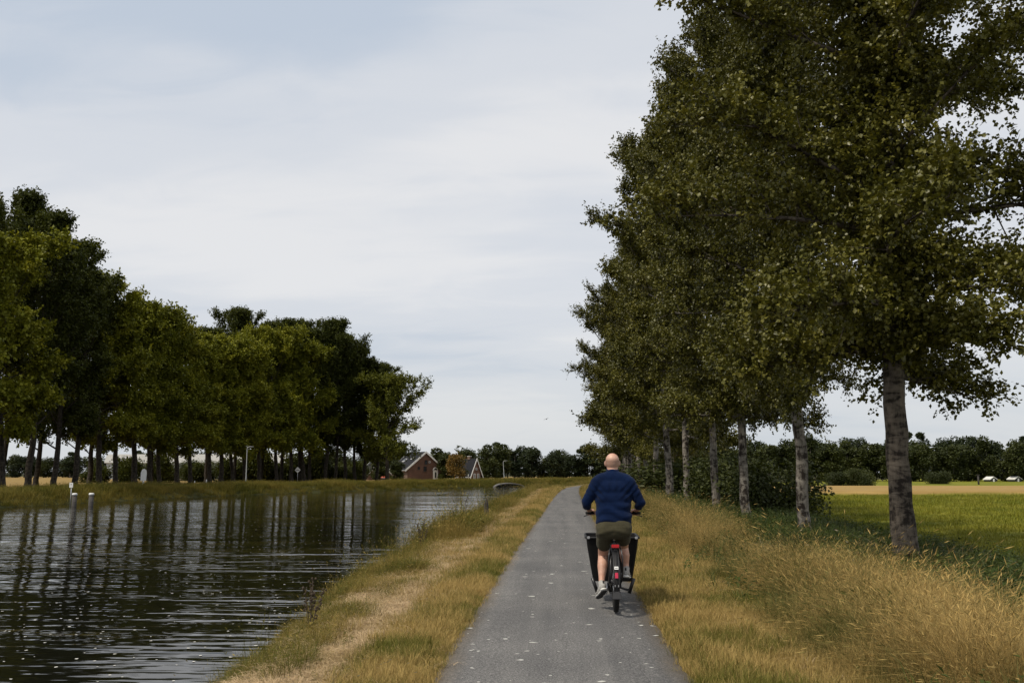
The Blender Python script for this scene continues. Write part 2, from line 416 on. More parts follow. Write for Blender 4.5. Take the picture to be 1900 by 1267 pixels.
def build_path():
    ys = np.concatenate([np.arange(-12, 60, 0.4), np.arange(60, 200, 1.5)])
    offs = np.array([-1.0, -.97, -.6, -.3, 0, .3, .6, .97, 1.0])
    w = HW + 0.035 * np.sin(ys * 2.3) * np.sin(ys * 0.9 + 1) + 0.02 * np.sin(ys * 6.1)
    w2 = HW + 0.035 * np.sin(ys * 1.9 + 2) * np.sin(ys * 1.1) + 0.02 * np.sin(ys * 5.3 + 1)
    X = xP(ys)[:, None] + np.where(offs[None] < 0, offs[None] * w[:, None], offs[None] * w2[:, None])
    prof = np.array([-.06, 0.0, .012, .018, .02, .018, .012, 0.0, -.06])
    Z = np.repeat(prof[None], len(ys), 0); Y = np.repeat(ys[:, None], len(offs), 1)
    n, k = X.shape
    i = np.arange(n - 1)[:, None] * k + np.arange(k - 1)[None]
    F = np.stack([i, i + 1, i + 1 + k, i + k], -1).reshape(-1, 4)
    m, nn, l, p, o = new_mat('asphalt')
    g = nn.new('ShaderNodeNewGeometry')
    fine = noise_node(nn, l, g.outputs['Position'], 120, 2, 0.8); grit = noise_node(nn, l, g.outputs['Position'], 55, 3, 0.75)
    big = noise_node(nn, l, g.outputs['Position'], 0.55, 4, 0.6); wheel = noise_node(nn, l, g.outputs['Position'], 1.1, 3, 0.6, mscale=(2.6, 0.10, 1))
    c = ramp_node(nn, l, nmath(nn, l, 'ADD', nmath(nn, l, 'MULTIPLY', fine, 0.5), nmath(nn, l, 'MULTIPLY', grit, 0.5)), [(0.36, (0.028, 0.028, 0.029)), (0.5, (0.100, 0.099, 0.099)), (0.62, (0.26, 0.255, 0.25))])
    mod = ramp_node(nn, l, nmath(nn, l, 'ADD', nmath(nn, l, 'MULTIPLY', big, 0.5), nmath(nn, l, 'MULTIPLY', wheel, 0.5)), [(0.36, (0.64, 0.64, 0.65)), (0.64, (1.22, 1.2, 1.17))])
    c = mix_col(nn, l, 1.0, c, mod, 'MULTIPLY')
    vo = nn.new('ShaderNodeTexVoronoi'); vo.feature = 'DISTANCE_TO_EDGE'; vo.inputs['Scale'].default_value = 0.55
    wp = nn.new('ShaderNodeVectorMath'); wp.operation = 'ADD'; l.new(g.outputs['Position'], wp.inputs[0])
    nz3 = nn.new('ShaderNodeTexNoise'); nz3.inputs['Scale'].default_value = 3.0; nz3.inputs['Detail'].default_value = 4; l.new(g.outputs['Position'], nz3.inputs['Vector']); l.new(nz3.outputs['Color'], wp.inputs[1]); l.new(wp.outputs[0], vo.inputs['Vector'])
    crk = nn.new('ShaderNodeMapRange'); crk.inputs[1].default_value = 0.0; crk.inputs[2].default_value = 0.012; crk.inputs[3].default_value = 0.45; crk.inputs[4].default_value = 0.0; l.new(vo.outputs[0], crk.inputs[0])
    crm = nn.new('ShaderNodeMapRange'); crm.inputs[1].default_value = .5; crm.inputs[2].default_value = .6; l.new(big, crm.inputs[0])
    c = mix_col(nn, l, nmath(nn, l, 'MULTIPLY', crk.outputs[0], crm.outputs[0]), c, (0.02, 0.019, 0.018))
    ea = nn.new('ShaderNodeAttribute'); ea.attribute_name = 'edge'
    dirt = nn.new('ShaderNodeMapRange'); dirt.inputs[1].default_value = .55; dirt.inputs[2].default_value = 1.0; l.new(nmath(nn, l, 'MULTIPLY', ea.outputs['Fac'], nmath(nn, l, 'ADD', grit, .45)), dirt.inputs[0])
    c = mix_col(nn, l, nmath(nn, l, 'MULTIPLY', dirt.outputs[0], .7), c, (0.12, 0.09, 0.055))
    l.new(c, p.inputs['Base Color']); p.inputs['Roughness'].default_value = 0.82; p.inputs['Specular IOR Level'].default_value = 0.35
    bump(nn, l, p, grit, 0.5, 0.012)
    me = np_mesh('cycle_path', np.stack([X, Y, Z], -1).reshape(-1, 3), F, m, smooth=True)
    ed = np.repeat(np.array([1, 1, .25, 0, 0, 0, .25, 1, 1.])[None], n, 0); at_ = me.attributes.new('edge', 'FLOAT', 'POINT'); at_.data.foreach_set('value', ed.ravel().astype(np.float32))
    tag(link('cycle_path', me), 'grey asphalt cycle path running away beside the canal', 'path', kind='structure')
build_path()

def build_water():
    m, nn, l, p, o = new_mat('water')
    g = nn.new('ShaderNodeNewGeometry')
    p.inputs['Base Color'].default_value = (0.006, 0.006, 0.004, 1); p.inputs['Roughness'].default_value = 0.05; p.inputs['IOR'].default_value = 1.38
    a = noise_node(nn, l, g.outputs['Position'], 1.0, 2.5, 0.45, 0.3, mscale=(0.30, 1.05, 1))
    b = noise_node(nn, l, g.outputs['Position'], 1.0, 2.0, 0.5, 0.2, mscale=(0.9, 3.4, 1), mrot=(0, 0, R(6)))
    c = noise_node(nn, l, g.outputs['Position'], 1.0, 2.0, 0.5, 0.1, mscale=(2.2, 8.5, 1), mrot=(0, 0, R(-5)))
    s = noise_node(nn, l, g.outputs['Position'], 1.0, 2.0, 0.5, 0.0, mscale=(0.05, 0.16, 1))
    amp = nn.new('ShaderNodeMapRange'); amp.inputs[1].default_value = 0.35; amp.inputs[2].default_value = 0.65; amp.inputs[3].default_value = 0.28; amp.inputs[4].default_value = 1.2
    l.new(s, amp.inputs[0])
    sp = nn.new('ShaderNodeSeparateXYZ'); l.new(g.outputs['Position'], sp.inputs[0])
    calm = nn.new('ShaderNodeMapRange'); calm.interpolation_type = 'SMOOTHSTEP'; calm.inputs[1].default_value = 28; calm.inputs[2].default_value = 95; calm.inputs[3].default_value = 1.0; calm.inputs[4].default_value = 0.4; l.new(sp.outputs[1], calm.inputs[0])
    h = nmath(nn, l, 'MULTIPLY', nmath(nn, l, 'ADD', nmath(nn, l, 'MULTIPLY', a, 0.75), nmath(nn, l, 'ADD', nmath(nn, l, 'MULTIPLY', b, 0.27), nmath(nn, l, 'MULTIPLY', c, 0.03))), nmath(nn, l, 'MULTIPLY', amp.outputs[0], calm.outputs[0]))
    bump(nn, l, p, h, 1.0, 0.098)
    ys = np.concatenate([np.arange(-20, 200, 4.0), [220, 260, 320, 420, 600]])
    X = np.stack([xF(ys) - 1.2, xF(ys) * 0.5 + xN(ys) * 0.5, xN(ys) + 1.2], 1)
    Y = np.repeat(ys[:, None], 3, 1); n, k = X.shape
    i = np.arange(n - 1)[:, None] * k + np.arange(k - 1)[None]
    F = np.stack([i, i + 1, i + 1 + k, i + k], -1).reshape(-1, 4)
    me = np_mesh('canal_water', np.stack([X, Y, np.full_like(X, WATER)], -1).reshape(-1, 3), F, m)
    tag(link('canal_water', me), 'dark rippled canal water mirroring the trees and pale sky', 'water', kind='structure')
build_water()

# ------------------------------------------------------------------ trees
PROFILES = {
    'poplar': ([0, .10, .28, .5, .7, .85, 1], [.74, .95, 1.0, .86, .62, .40, .16]),
    'round': ([0, .12, .4, .65, .85, 1], [.70, .95, 1.0, .92, .68, .30]),
    'column': ([0, .2, .5, .8, 1], [.75, .95, 1.0, .70, .22]),
}

def leaves_mesh(name, P, D, L, rg, mat, W=0.85, up=0.7):
    """one folded leaf (two triangles) per point: P base, D leaf axis, L length"""
    n = len(P)
    rnd = rg.normal(size=(n, 3)); rnd[:, 2] = np.abs(rnd[:, 2]) + up
    N = unit(rnd - D * np.sum(rnd * D, 1, keepdims=True)); S = np.cross(D, N)
    ln = (L * rg.uniform(0.7, 1.25, n))[:, None]
    a = P; t = P + D * ln; mid = P + D * ln * 0.42 + N * ln * 0.10
    b = mid + S * ln * W * 0.5; c = mid - S * ln * W * 0.5
    V = np.stack([a, b, t, c], 1).reshape(-1, 3)
    k = np.arange(n)[:, None] * 4
    F = np.concatenate([k + np.array([[0, 1, 2]]), k + np.array([[0, 2, 3]])], 1).reshape(-1, 3)
    return V, F

def gen_tree(name, seed, H, cb, Rc, nprim, nsec, ntwig, nleaf, L, prof, r0, leaf, bark, lean=(0, 0), rise=(8, 62), fork=False, tw=5.5, droop=0.0, upd=0.25, gap=0.0, smin=0.22, slf=1.0, inner=0):
    rg = np.random.default_rng(seed)
    nz = 16
    nz = 30; zs = H * 0.95 * np.linspace(0, 1, nz) ** 1.5; q = zs / H
    wx = np.cumsum(rg.normal(0, 0.034, nz)) * 0.9; wy = np.cumsum(rg.normal(0, 0.034, nz)) * 0.9
    TX = lean[0] * zs + wx - wx[0]; TY = lean[1] * zs + wy - wy[0]
    rad = r0 * (1 - 0.95 * q) ** 0.85 + 0.012
    rad = rad * (1 + 0.55 * np.exp(-zs / 0.30)) * (1 + 0.035 * rg.normal(size=nz) * np.exp(-zs / 5))
    mt = MB(); mt.tube([(TX[0], TY[0], -0.5)] + [(x, y, z) for x, y, z in zip(TX, TY, zs)], [rad[0] * 1.05] + list(rad), 12)
    # knobbly bark: push rings in and out a little
    vv = np.array(mt.v); ang = np.arctan2(vv[:, 1], vv[:, 0])
    mt.v = [tuple(p) for p in vv + np.stack([np.cos(ang), np.sin(ang), 0 * ang], 1) * (rg.normal(0, 0.045, len(vv)) * r0)[:, None]]
    mb = MB(); TP = []; TD = []
    px, py = PROFILES[prof]
    dead_az = rg.uniform(0, 6.28, 3)
    for i in range(nprim):
        t = (i + rg.random()) / nprim
        zt = cb + (H * 0.93 - cb) * t ** 0.95
        az = i * 2.3999 + rg.normal(0, 0.35)
        env = Rc * np.interp(t, px, py) * rg.uniform(0.72, 1.12)
        if gap and rg.random() < gap: env *= 0.55
        el = R(np.interp(t, [0, 1], rise) + rg.normal(0, 7))
        ln = env / max(math.cos(el), 0.42)
        d0 = np.array([math.cos(az) * math.cos(el), math.sin(az) * math.cos(el), math.sin(el)])
        p0 = np.array([np.interp(zt, zs, TX), np.interp(zt, zs, TY), zt])
        ss = np.linspace(0, 1, 7)[:, None]
        side = np.array([-math.sin(az), math.cos(az), 0])
        path = p0 + d0 * ss * ln + np.array([0, 0, 1]) * (ss ** 2) * ln * (0.10 - droop * (1 - t)) + side * np.sin(ss * 3.1) * ln * rg.normal(0, 0.05)
        path[:, 2] = np.minimum(path[:, 2], H * 1.0)
        rb = np.interp(zt, zs, rad) * rg.uniform(0.26, 0.42) + 0.006
        mb.tube(path, list(rb * (1 - 0.88 * ss[:, 0])), 5, cap=False)
        for j in range(nsec):
            s = smin + (1.02 - smin) * ((j + rg.random()) / nsec)
            s = min(s, 1.0)
            bp = np.array([np.interp(s, ss[:, 0], path[:, k]) for k in range(3)])
            tan = path[6] - path[4] if s > .7 else path[4] - path[2]
            sd = unit(unit(tan) * 0.75 + rg.normal(0, 0.55, 3) + np.array([0, 0, upd]))
            sl = slf * (0.32 + 0.16 * Rc) * rg.uniform(0.55, 1.15) * (1.15 - 0.45 * s)
            if L < 0.2: mb.tube([bp, bp + sd * sl * 0.55, bp + sd * sl], [rb * 0.3 * (1 - .5 * s) + .003, rb * 0.16 + .002, 0.002], 3, cap=False)
            u = rg.uniform(0.15, 1.0, ntwig)[:, None]
            TP.append(bp + sd * sl * u); TD.append(unit(sd * 0.6 + rg.normal(0, 0.6, (ntwig, 3)) + np.array([0, 0, 0.10])))
    for i in range(inner):                                             # short leafy shoots straight from the stem
        zt = cb + 0.3 + (H * 0.85 - cb) * rg.random(); az = rg.uniform(0, 6.28)
        sd = unit(np.array([math.cos(az), math.sin(az), rg.uniform(0.1, 0.9)])); u = rg.uniform(0.25, 1, ntwig)[:, None]
        bp = np.array([np.interp(zt, zs, TX), np.interp(zt, zs, TY), zt])
        TP.append(bp + sd * u * rg.uniform(0.6, 1.3)); TD.append(unit(sd * 0.6 + rg.normal(0, 0.6, (ntwig, 3))))
    TP = np.concatenate(TP); TD = np.concatenate(TD); n = len(TP)
    v = rg.uniform(0.0, 1.0, (n, nleaf, 1)); tl = L * tw * rg.uniform(0.6, 1.3, (n, 1, 1))
    P = (TP[:, None] + TD[:, None] * v * tl + rg.normal(0, L * 0.28, (n, nleaf, 3))).reshape(-1, 3)
    D = unit(np.repeat(TD, nleaf, 0) * 0.5 + rg.normal(0, 0.6, (n * nleaf, 3)) + np.array([0, 0, -0.35]))
    V, F = leaves_mesh(name, P, D, L, rg, leaf)
    spray = np.repeat(rg.normal(0, 0.13, n // ntwig), ntwig)
    clump = np.repeat(rg.normal(0, 0.07, n) + spray, nleaf)
    ti = np.clip(0.48 + clump + rg.normal(0, 0.11, n * nleaf), 0, 1)
    crown = np_mesh('crown', V, F, leaf, np.repeat(ti, 2))
    def finish(b, nm):
        me = bpy.data.meshes.new(nm); me.from_pydata(b.v, [], b.f); me.materials.append(bark)
        me.polygons.foreach_set('use_smooth', [True] * len(me.polygons)); return me
    return {'trunk': finish(mt, 'trunk'), 'branches': finish(mb, 'branches'), 'crown': crown}

def plant(name, var, loc, rz, scale, label, cat, group=None):
    r = empty(name, loc, rz)
    if 'poplar_tree' == name: r.rotation_euler = (R(1.3 * math.sin(loc[1] * 7)), R(1.3 * math.sin(loc[1] * 3.1)), rz)
    r.scale = scale if isinstance(scale, tuple) else (scale,) * 3
    tag(r, label, cat, group)
    for k in ('trunk', 'branches', 'crown'):
        if var.get(k) is not None:
            o = link(k, var[k], r)
            if k == 'crown': o['kind'] = 'stuff'
    return r

near_vars = [gen_tree('near', 11, 20.5, 3.9, 4.6, 54, 34, 13, 14, 0.090, 'poplar', 0.225, M['leaf_poplar'], M['bark_brown'], rise=(-4, 64), droop=0.2, gap=0.2, smin=0.04, slf=1.0, upd=.6, tw=6.0, inner=420),
             gen_tree('near', 12, 20.0, 3.8, 4.7, 48, 34, 13, 14, 0.092, 'poplar', 0.20, M['leaf_poplar'], M['bark_pale'], rise=(2, 66), droop=0.16, gap=0.25, smin=0.06, slf=1.0, upd=.65, tw=6.0, inner=300)]
mid_vars = [gen_tree('mid', 21, 20, 3.7, 4.9, 38, 24, 12, 13, 0.122, 'poplar', 0.20, M['leaf_poplar'], M['bark_pale'], rise=(4, 64), droop=0.14, gap=0.3, smin=0.12, slf=.98, upd=.65),
            gen_tree('mid', 22, 21, 3.5, 5.0, 38, 24, 12, 13, 0.122, 'poplar', 0.19, M['leaf_poplar'], M['bark_pale'], rise=(4, 64), droop=0.14, gap=0.3, smin=0.12, slf=.98, upd=.65),
            gen_tree('mid', 23, 21, 3.4, 5.0, 38, 24, 12, 13, 0.122, 'poplar', 0.20, M['leaf_poplar'], M['bark_pale'], rise=(8, 68), droop=0.1, gap=0.35, smin=0.12, slf=.98, upd=.65)]
row = [(6.78, 18.7), (7.1, 26.9), (7.2, 35.1), (7.2, 42.1), (7.2, 51.2), (7.2, 59.3), (7.25, 67.5), (7.3, 75), (7.35, 83), (7.4, 91.5), (7.5, 99.5), (7.9, 108), (9.0, 117), (10.6, 127), (17.5, 138), (22, 150)]
for i, (x, y) in enumerate(row):
    var = near_vars[0 if i == 0 else 1] if i < 3 else mid_vars[i % 3]
    sz = [1.0, 1.0, 0.98, 1.0, 1.06, 1.13, 1.05, 1.0, 1.06, .98, 1.04, 1.0, 1.02, .97, .95, .95][i]; fat = [1.0, .86, .84, .86, .94, 1.16, 1.05, 1.05, 1.1, 1.05, 1.1, 1.1, 1.1, 1.1, 1, 1][i]
    plant('poplar_tree', var, (x, y, float(gz(x, y)) - 0.03), [0.4, 2.2, 3.9, 1.1, 5.0, 2.9, 0.2, 4.2, 1.9, 3.3, 5.6, .9, 2.5, 4.7, 1.4, 3.6][i], (fat, fat, sz),
          ('nearest pale barked poplar beside the meadow, its whole trunk in view' if i == 0 else
           f'{ORD[i]} pale barked poplar from the camera in the row right of the cycle path'), 'tree', 'poplars in the row right of the path')

# far bank: olive trees in front, dark tall poplars behind and at the end
lv = [gen_tree('olive', 31, 19, 4.3, 5.4, 30, 15, 9, 12, 0.26, 'round', 0.30, M['leaf_light'], M['bark_dark'], lean=(-0.11, 0), rise=(12, 66), droop=0.16, tw=3.6, smin=0.42, slf=1.25, gap=0.25),
      gen_tree('olive', 32, 19, 3.9, 5.6, 30, 15, 9, 12, 0.26, 'round', 0.26, M['leaf_light'], M['bark_dark'], lean=(-0.13, 0.02), rise=(10, 68), droop=0.18, tw=3.6, smin=0.42, slf=1.25, gap=0.25),
      gen_tree('olive', 33, 19, 4.7, 5.2, 30, 15, 9, 12, 0.26, 'round', 0.32, M['leaf_light'], M['bark_dark'], lean=(-0.07, -0.02), rise=(14, 64), droop=0.14, tw=3.6, smin=0.42, slf=1.25, gap=0.25),
      gen_tree('olive', 34, 19, 4.1, 5.3, 30, 15, 9, 12, 0.26, 'round', 0.28, M['leaf_light'], M['bark_dark'], lean=(-0.10, 0.01), rise=(10, 70), droop=0.2, tw=3.6, smin=0.42, slf=1.25, gap=0.3)]
dv = [gen_tree('dark', 41, 25, 4.4, 4.5, 36, 16, 10, 11, 0.23, 'column', 0.30, M['leaf_dark'], M['bark_dark'], lean=(-0.03, 0), rise=(38, 84), tw=4.2, upd=1.4, smin=.3, gap=.2),
      gen_tree('dark', 42, 25, 4.0, 4.7, 36, 16, 10, 11, 0.23, 'column', 0.28, M['leaf_dark'], M['bark_dark'], lean=(-0.02, .02), rise=(38, 84), tw=4.2, upd=1.4, smin=.3, gap=.2)]
ev = gen_tree('end', 51, 16.5, 3.5, 6.6, 44, 13, 8, 10, 0.25, 'round', 0.34, M['leaf_end'], M['bark_dark'], rise=(5, 62), droop=0.12, tw=4.0, gap=0.2)
front = [(-46.5, 68.5, 22), (-45.6, 74.4, 20), (-47.1, 80.8, 19.5), (-48.1, 86.8, 20), (-48.7, 91.9, 20), (-49.1, 97.8, 20.5), (-49.2, 101.6, 19), (-49.1, 106.1, 20.5), (-48.9, 109.8, 20), (-48.8, 112.2, 19.5),
         (-48.3, 116.5, 19.0), (-47.8, 119.5, 18.3), (-47.0, 124.1, 18.3), (-46.4, 126.8, 18.2), (-45.6, 129.5, 18.6), (-44.9, 132.5, 19.6), (-44.0, 136.2, 20.5), (-42.6, 140, 21.5), (-41.2, 143, 21.2), (-39.6, 145, 20.0)]
for i, (x, y, h) in enumerate(front):
    s = h / 19.0
    if i in (2, 3, 4):
        plant('dark_poplar_tree', dv[i % 2], (x, y, float(gz(x, y)) - 0.03), 0.8 + i, (0.95, 0.95, (24.0, 23.0, 21.5)[i - 2] / 25.0), ['dark spiky poplar third from the left in the far bank front row', 'dark spiky poplar fourth from the left in the far bank front row', 'dark spiky poplar fifth from the left in the far bank front row'][i - 2], 'tree', 'tall dark poplars on the far bank')
        continue
    plant('olive_tree', lv[(i * 3 + i // 4) % 4], (x, y, float(gz(x, y)) - 0.03), [0.0, 0.5, -0.4, 0.2, -0.6, 0.9, -0.9][i % 7], (1.0, 1.0, s * (1 + 0.05 * math.sin(i * 2.7))),
          f'{ORD[i]} olive green tree from the left in the far bank front row', 'tree', 'olive trees in the front row on the far bank')
back = [(-56, 78, 29), (-57, 86, 28.5), (-57, 93, 28.5), (-58, 101, 25), (-57.5, 112, 21), (-55, 124, 20), (-52, 136, 23.0), (-50, 142, 24.8), (-47, 146, 25.5), (-44.5, 149, 25.2), (-42, 151, 25.2),
        (-39.8, 148.5, 24.5), (-37.6, 150, 24.5), (-36.4, 152, 23.8), (-35.2, 154, 23.2), (-34.0, 156, 22), (-32.6, 157, 20.5), (-30.8, 158.5, 18.5)]
for i, (x, y, h) in enumerate(back):
    plant('dark_poplar_tree', dv[i % 2], (x, y, float(gz(x, y)) - 0.03), i * 1.3, (1.0, 1.0, h / 25.0 * (1 + 0.045 * math.sin(i * 3.7 + 1))),
          f'{ORD[i]} tall dark poplar from the left behind and beyond the olive trees', 'tree', 'tall dark poplars on the far bank')
plant('broad_tree', ev, (-27.4, 150, 0.08), 0.6, (0.95, 0.95, 1.0), 'airy tree at the right end of the far bank row with sky between its leaves', 'tree')

# distant wood: each tree with its own trunk and crown
def gen_far(seed, H, Rc, n, L, leaf, conic=False):
    rg = np.random.default_rng(seed)
    nb = 20
    cz = rg.uniform(0.13, 0.86, nb) * H; az = rg.uniform(0, 6.28, nb)
    rr = Rc * rg.uniform(0.25, 0.75, nb) * (np.interp(cz / H, [.1, .5, .9], [.95, 1, .45]) if not conic else np.interp(cz / H, [.25, .9], [1, .2]))
    C0 = np.stack([np.cos(az) * rr, np.sin(az) * rr, cz], 1); S0 = Rc * rg.uniform(0.30, 0.50, nb)
    k = rg.integers(0, nb, n); dirs = unit(rg.normal(size=(n, 3)))
    P = C0[k] + dirs * (S0[k] * rg.uniform(0.55, 1.12, n))[:, None] * np.array([1, 1, 0.95])
    D = unit(dirs * 0.6 + rg.normal(0, 0.6, (n, 3)) + np.array([0, 0, 0.15 if conic else -0.1]))
    V, F = leaves_mesh('far', P, D, L, rg, leaf)
    ti = np.clip(0.5 + (rg.normal(0, .14, nb))[k] + rg.normal(0, 0.15, n), 0, 1)
    b = MB(); b.tube([(0, 0, -0.4), (0.05, 0, H * 0.3), (0, 0.05, H * 0.75)], [H * 0.016, H * 0.013, H * 0.004], 6)
    me = bpy.data.meshes.new('trunk'); me.from_pydata(b.v, [], b.f); me.materials.append(M['bark_pale'])
    return {'trunk': me, 'crown': np_mesh('crown', V, F, leaf, np.repeat(ti, 2))}
fv = [gen_far(60 + i, 10, 3.0, 5200, 0.42, M['leaf_far']) for i in range(3)]
mv = [gen_far(70 + i, 10, 2.9, 5600, 0.42, M['leaf_mid']) for i in range(3)]
fv += [gen_far(63, 12, 2.3, 5200, 0.40, M['leaf_far']), gen_far(64, 9, 3.7, 5600, 0.44, M['leaf_mid'])]; mv += [gen_far(73, 12, 2.4, 5200, 0.40, M['leaf_mid']), gen_far(74, 9.5, 3.6, 5600, 0.42, M['leaf_mid'])]
cv = [gen_far(80, 10, 2.6, 4200, 0.42, M['leaf_far'], True)]
rg = np.random.default_rng(5)
for i in range(36):                                                    # beyond the meadow on the right
    x = 40 + i * 3.5 + rg.normal(0, 0.8); y = 262 + rg.normal(0, 4)
    plant('meadow_edge_tree', mv[(i * 3 + i // 5) % 5], (x, y, float(gz(x, y))), rg.uniform(0, 6), (1.25 * rg.uniform(.85, 1.2),) * 2 + (rg.uniform(1.0, 1.2),),
          'mid green tree in the belt along the far edge of the meadow', 'tree', 'trees along the far edge of the meadow')
for i in range(34):
    x = 30 + i * 4.6 + rg.normal(0, 1.2); y = 285 + rg.normal(0, 5)
    plant('wood_edge_tree', (fv + cv)[(i * 5 + i // 6) % 6], (x, y, float(gz(x, y))), rg.uniform(0, 6), (1.35 * rg.uniform(.85, 1.2),) * 2 + (rg.uniform(1.22, 1.36),),
          'dark tree of the wood behind the belt along the meadow', 'tree', 'dark trees of the wood behind the meadow')
for i in range(26):                                                    # dark wood behind the bend of the path
    x = -30 + i * 2.9 + rg.normal(0, 0.6); y = 296 + rg.normal(0, 6) + max(0, x - 10) * 0.3
    h = 0.82 + 0.16 * math.sin(i * 1.9) + rg.normal(0, 0.05)
    plant('round_crowned_tree', fv[(i * 2 + i // 5) % 5], (x, y, -0.2), rg.uniform(0, 6), (1.25 * rg.uniform(.9, 1.2),) * 2 + (h * 1.08,),
          'dark round crowned tree in the wood beyond the bend of the path', 'tree', 'dark round trees beyond the bend of the path')
for i in range(46):                                                    # beyond the field on the far left
    x = -200 + i * 3.3 + rg.normal(0, 1.0); y = 305 + rg.normal(0, 6)
    plant('field_edge_tree', (fv + cv)[(i * 7 + i // 6) % 6], (x, y, 0.1), rg.uniform(0, 6), (1.1 * rg.uniform(.85, 1.25),) * 2 + (rg.uniform(0.62, 0.86),),
          'dark tree along the far edge of the field behind the far bank', 'tree', 'dark trees along the far edge of the left field')
for i, (x, y, s, h, v) in enumerate([(-41, 172, .9, .62, 0), (-33.5, 176, .7, .55, 1), (-31.2, 182, .6, .42, 2), (-28, 218, 1.3, .80, 0), (-21, 222, 1.2, .74, 1), (-38, 216, 1.2, .95, 2), (-15, 206, 1.0, .85, 0), (-12.6, 212, 1.1, .9, 1), (-22.3, 190, .75, .58, 2)]):
    lab = ['bushy tree behind the last trunks of the far bank row', 'dark bush left of the gabled brick house', 'green bush against the left side of the brick house', 'taller tree behind the ridge of the brick house', 'tree behind the yellowing garden tree', 'tree behind the left end of the brick house roof',
           'green tree right of the narrow steep roofed house', 'broad tree between the narrow house and the street lamp', 'dark shrub between the two brick houses'][i]
    plant('garden_tree', mv[v], (x, y, 0.08), i * 1.1, (s, s, h), lab, 'tree')
copper = gen_far(91, 7.0, 2.5, 2600, 0.32, M['leaf_copper'])
plant('yellowing_tree', copper, (-19.6, 184, 0.08), 0.3, (0.95, 0.95, 0.82), 'yellowing garden tree between the two brick houses', 'tree')
tuft = gen_far(92, 9.0, 1.6, 900, 0.4, M['leaf_dark'], True)
plant('bare_topped_tree', tuft, (-19.4, 186.5, 0.08), 0.3, (1.0, 1.0, 0.92), 'thin dark tree top rising above the yellowing tree', 'tree')

# shrubs
def gen_shrub(seed, rx, ry, h, n, L, leaf):
    rg = np.random.default_rng(seed); nb = 22
    az = rg.uniform(0, 6.28, nb); q = np.sqrt(rg.uniform(0, 1, nb)) * 0.72
    C0 = np.stack([np.cos(az) * q * rx, np.sin(az) * q * ry, rg.uniform(0.12, 0.76, nb) * h * np.sqrt(1 - q ** 2)], 1); S0 = rg.uniform(0.2, 0.36, nb) * h
    k = rg.integers(0, nb, n); dirs = unit(rg.normal(size=(n, 3)))
    P = C0[k] + dirs * (S0[k] * rg.uniform(0.35, 1.15, n))[:, None]; P[:, 2] = np.maximum(P[:, 2], 0.02)
    D = unit(dirs * 0.6 + rg.normal(0, 0.6, (n, 3)))
    V, F = leaves_mesh('shrub', P, D, L, rg, leaf)
    ti = np.clip(0.45 + rg.normal(0, .12, nb)[k] + rg.normal(0, 0.18, n), 0, 1)
    b = MB()
    for j in range(9):
        a = rg.uniform(0, 6.28); e2 = C0[j % nb] * 0.9
        b.tube([(0.15 * math.cos(a), 0.15 * math.sin(a), -0.2), tuple(e2 * 0.5 + np.array([0, 0, h * .1])), tuple(e2)], [0.04, 0.025, 0.01], 5)
    me = bpy.data.meshes.new('branches'); me.from_pydata(b.v, [], b.f); me.materials.append(M['bark_dark'])
    return {'branches': me, 'crown': np_mesh('foliage', V, F, leaf, np.repeat(ti, 2))}
sh = gen_shrub(101, 2.3, 1.9, 3.3, 11000, 0.15, M['leaf_mid'])
def shrub(var, loc, rz, s, label, group=None):
    r = empty('shrub', loc, rz); r.scale = s; tag(r, label, 'shrub', group)
    link('branches', var['branches'], r); o = link('foliage', var['crown'], r); o['kind'] = 'stuff'
shd = gen_shrub(102, 2.3, 1.9, 3.3, 7000, 0.24, M['leaf_dark'])
for i, (px_, y_, s_) in enumerate([(-70, 138, 1.0), (-66, 140, 1.1), (-61, 141, 1.0), (-57, 146, 1.2), (-53.5, 149, 1.1), (-50, 152, 1.25), (-47, 155, 1.2), (-44, 157, 1.3), (-41, 159, 1.2), (-38, 161, 1.1), (-35.5, 163, 1.0)]):
    shrub(shd, (px_, y_, 0.1), i * 1.3, (s_ * 1.1, s_, s_ * (0.9 + 0.35 * (i % 3))), f'{ORD[i]} dark bush from the left in the undergrowth behind the far bank trunks', 'undergrowth bushes behind the far bank trunks')
shrub(sh, (9.4, 40.5, -0.55), 0.3, (1.0, 1.0, 0.92), 'big dark shrub behind the third and fourth poplars, right of the path')
shrub(sh, (8.6, 49.0, -0.5), 2.3, (1.0, 1.2, 1.0), 'dark shrub filling the gap behind the fifth poplar, right of the path')
shrub(sh, (9.4, 66, -0.55), 4.0, (1.2, 3.0, 1.1), 'long dark thicket behind the farther poplars of the right row')
shrub(sh, (10.6, 90, -0.6), 4.0, (1.2, 4.0, 1.0), 'farthest dark thicket behind the right row of poplars')
shrub(sh, (48.4, 150, -0.62), 1.0, (1.15, 1.1, 1.0), 'right one of two round bushes standing in the meadow')
shrub(sh, (44.9, 151, -0.62), 2.4, (0.95, 1.0, 0.82), 'left, smaller one of two round bushes standing in the meadow')
shrub(sh, (80.9, 200, -0.65), 3.1, (1.2, 1.2, 0.9), 'dark lone bush in the meadow right of the nearest poplar')
for i, (x, y, s) in enumerate([(-68, 175, 1.5), (-60, 172, 1.2), (-55, 168, 1.4), (-48, 170, 1.2), (-77, 178, 1.3)]):
    shrub(sh, (x, y, 0.1), i * 1.7, (s * 1.5, s, s * 0.9), f'{ORD[[1, 2, 3, 4, 0][i]]} dark bush from the left before the long grey shed', 'bushes before the grey shed')

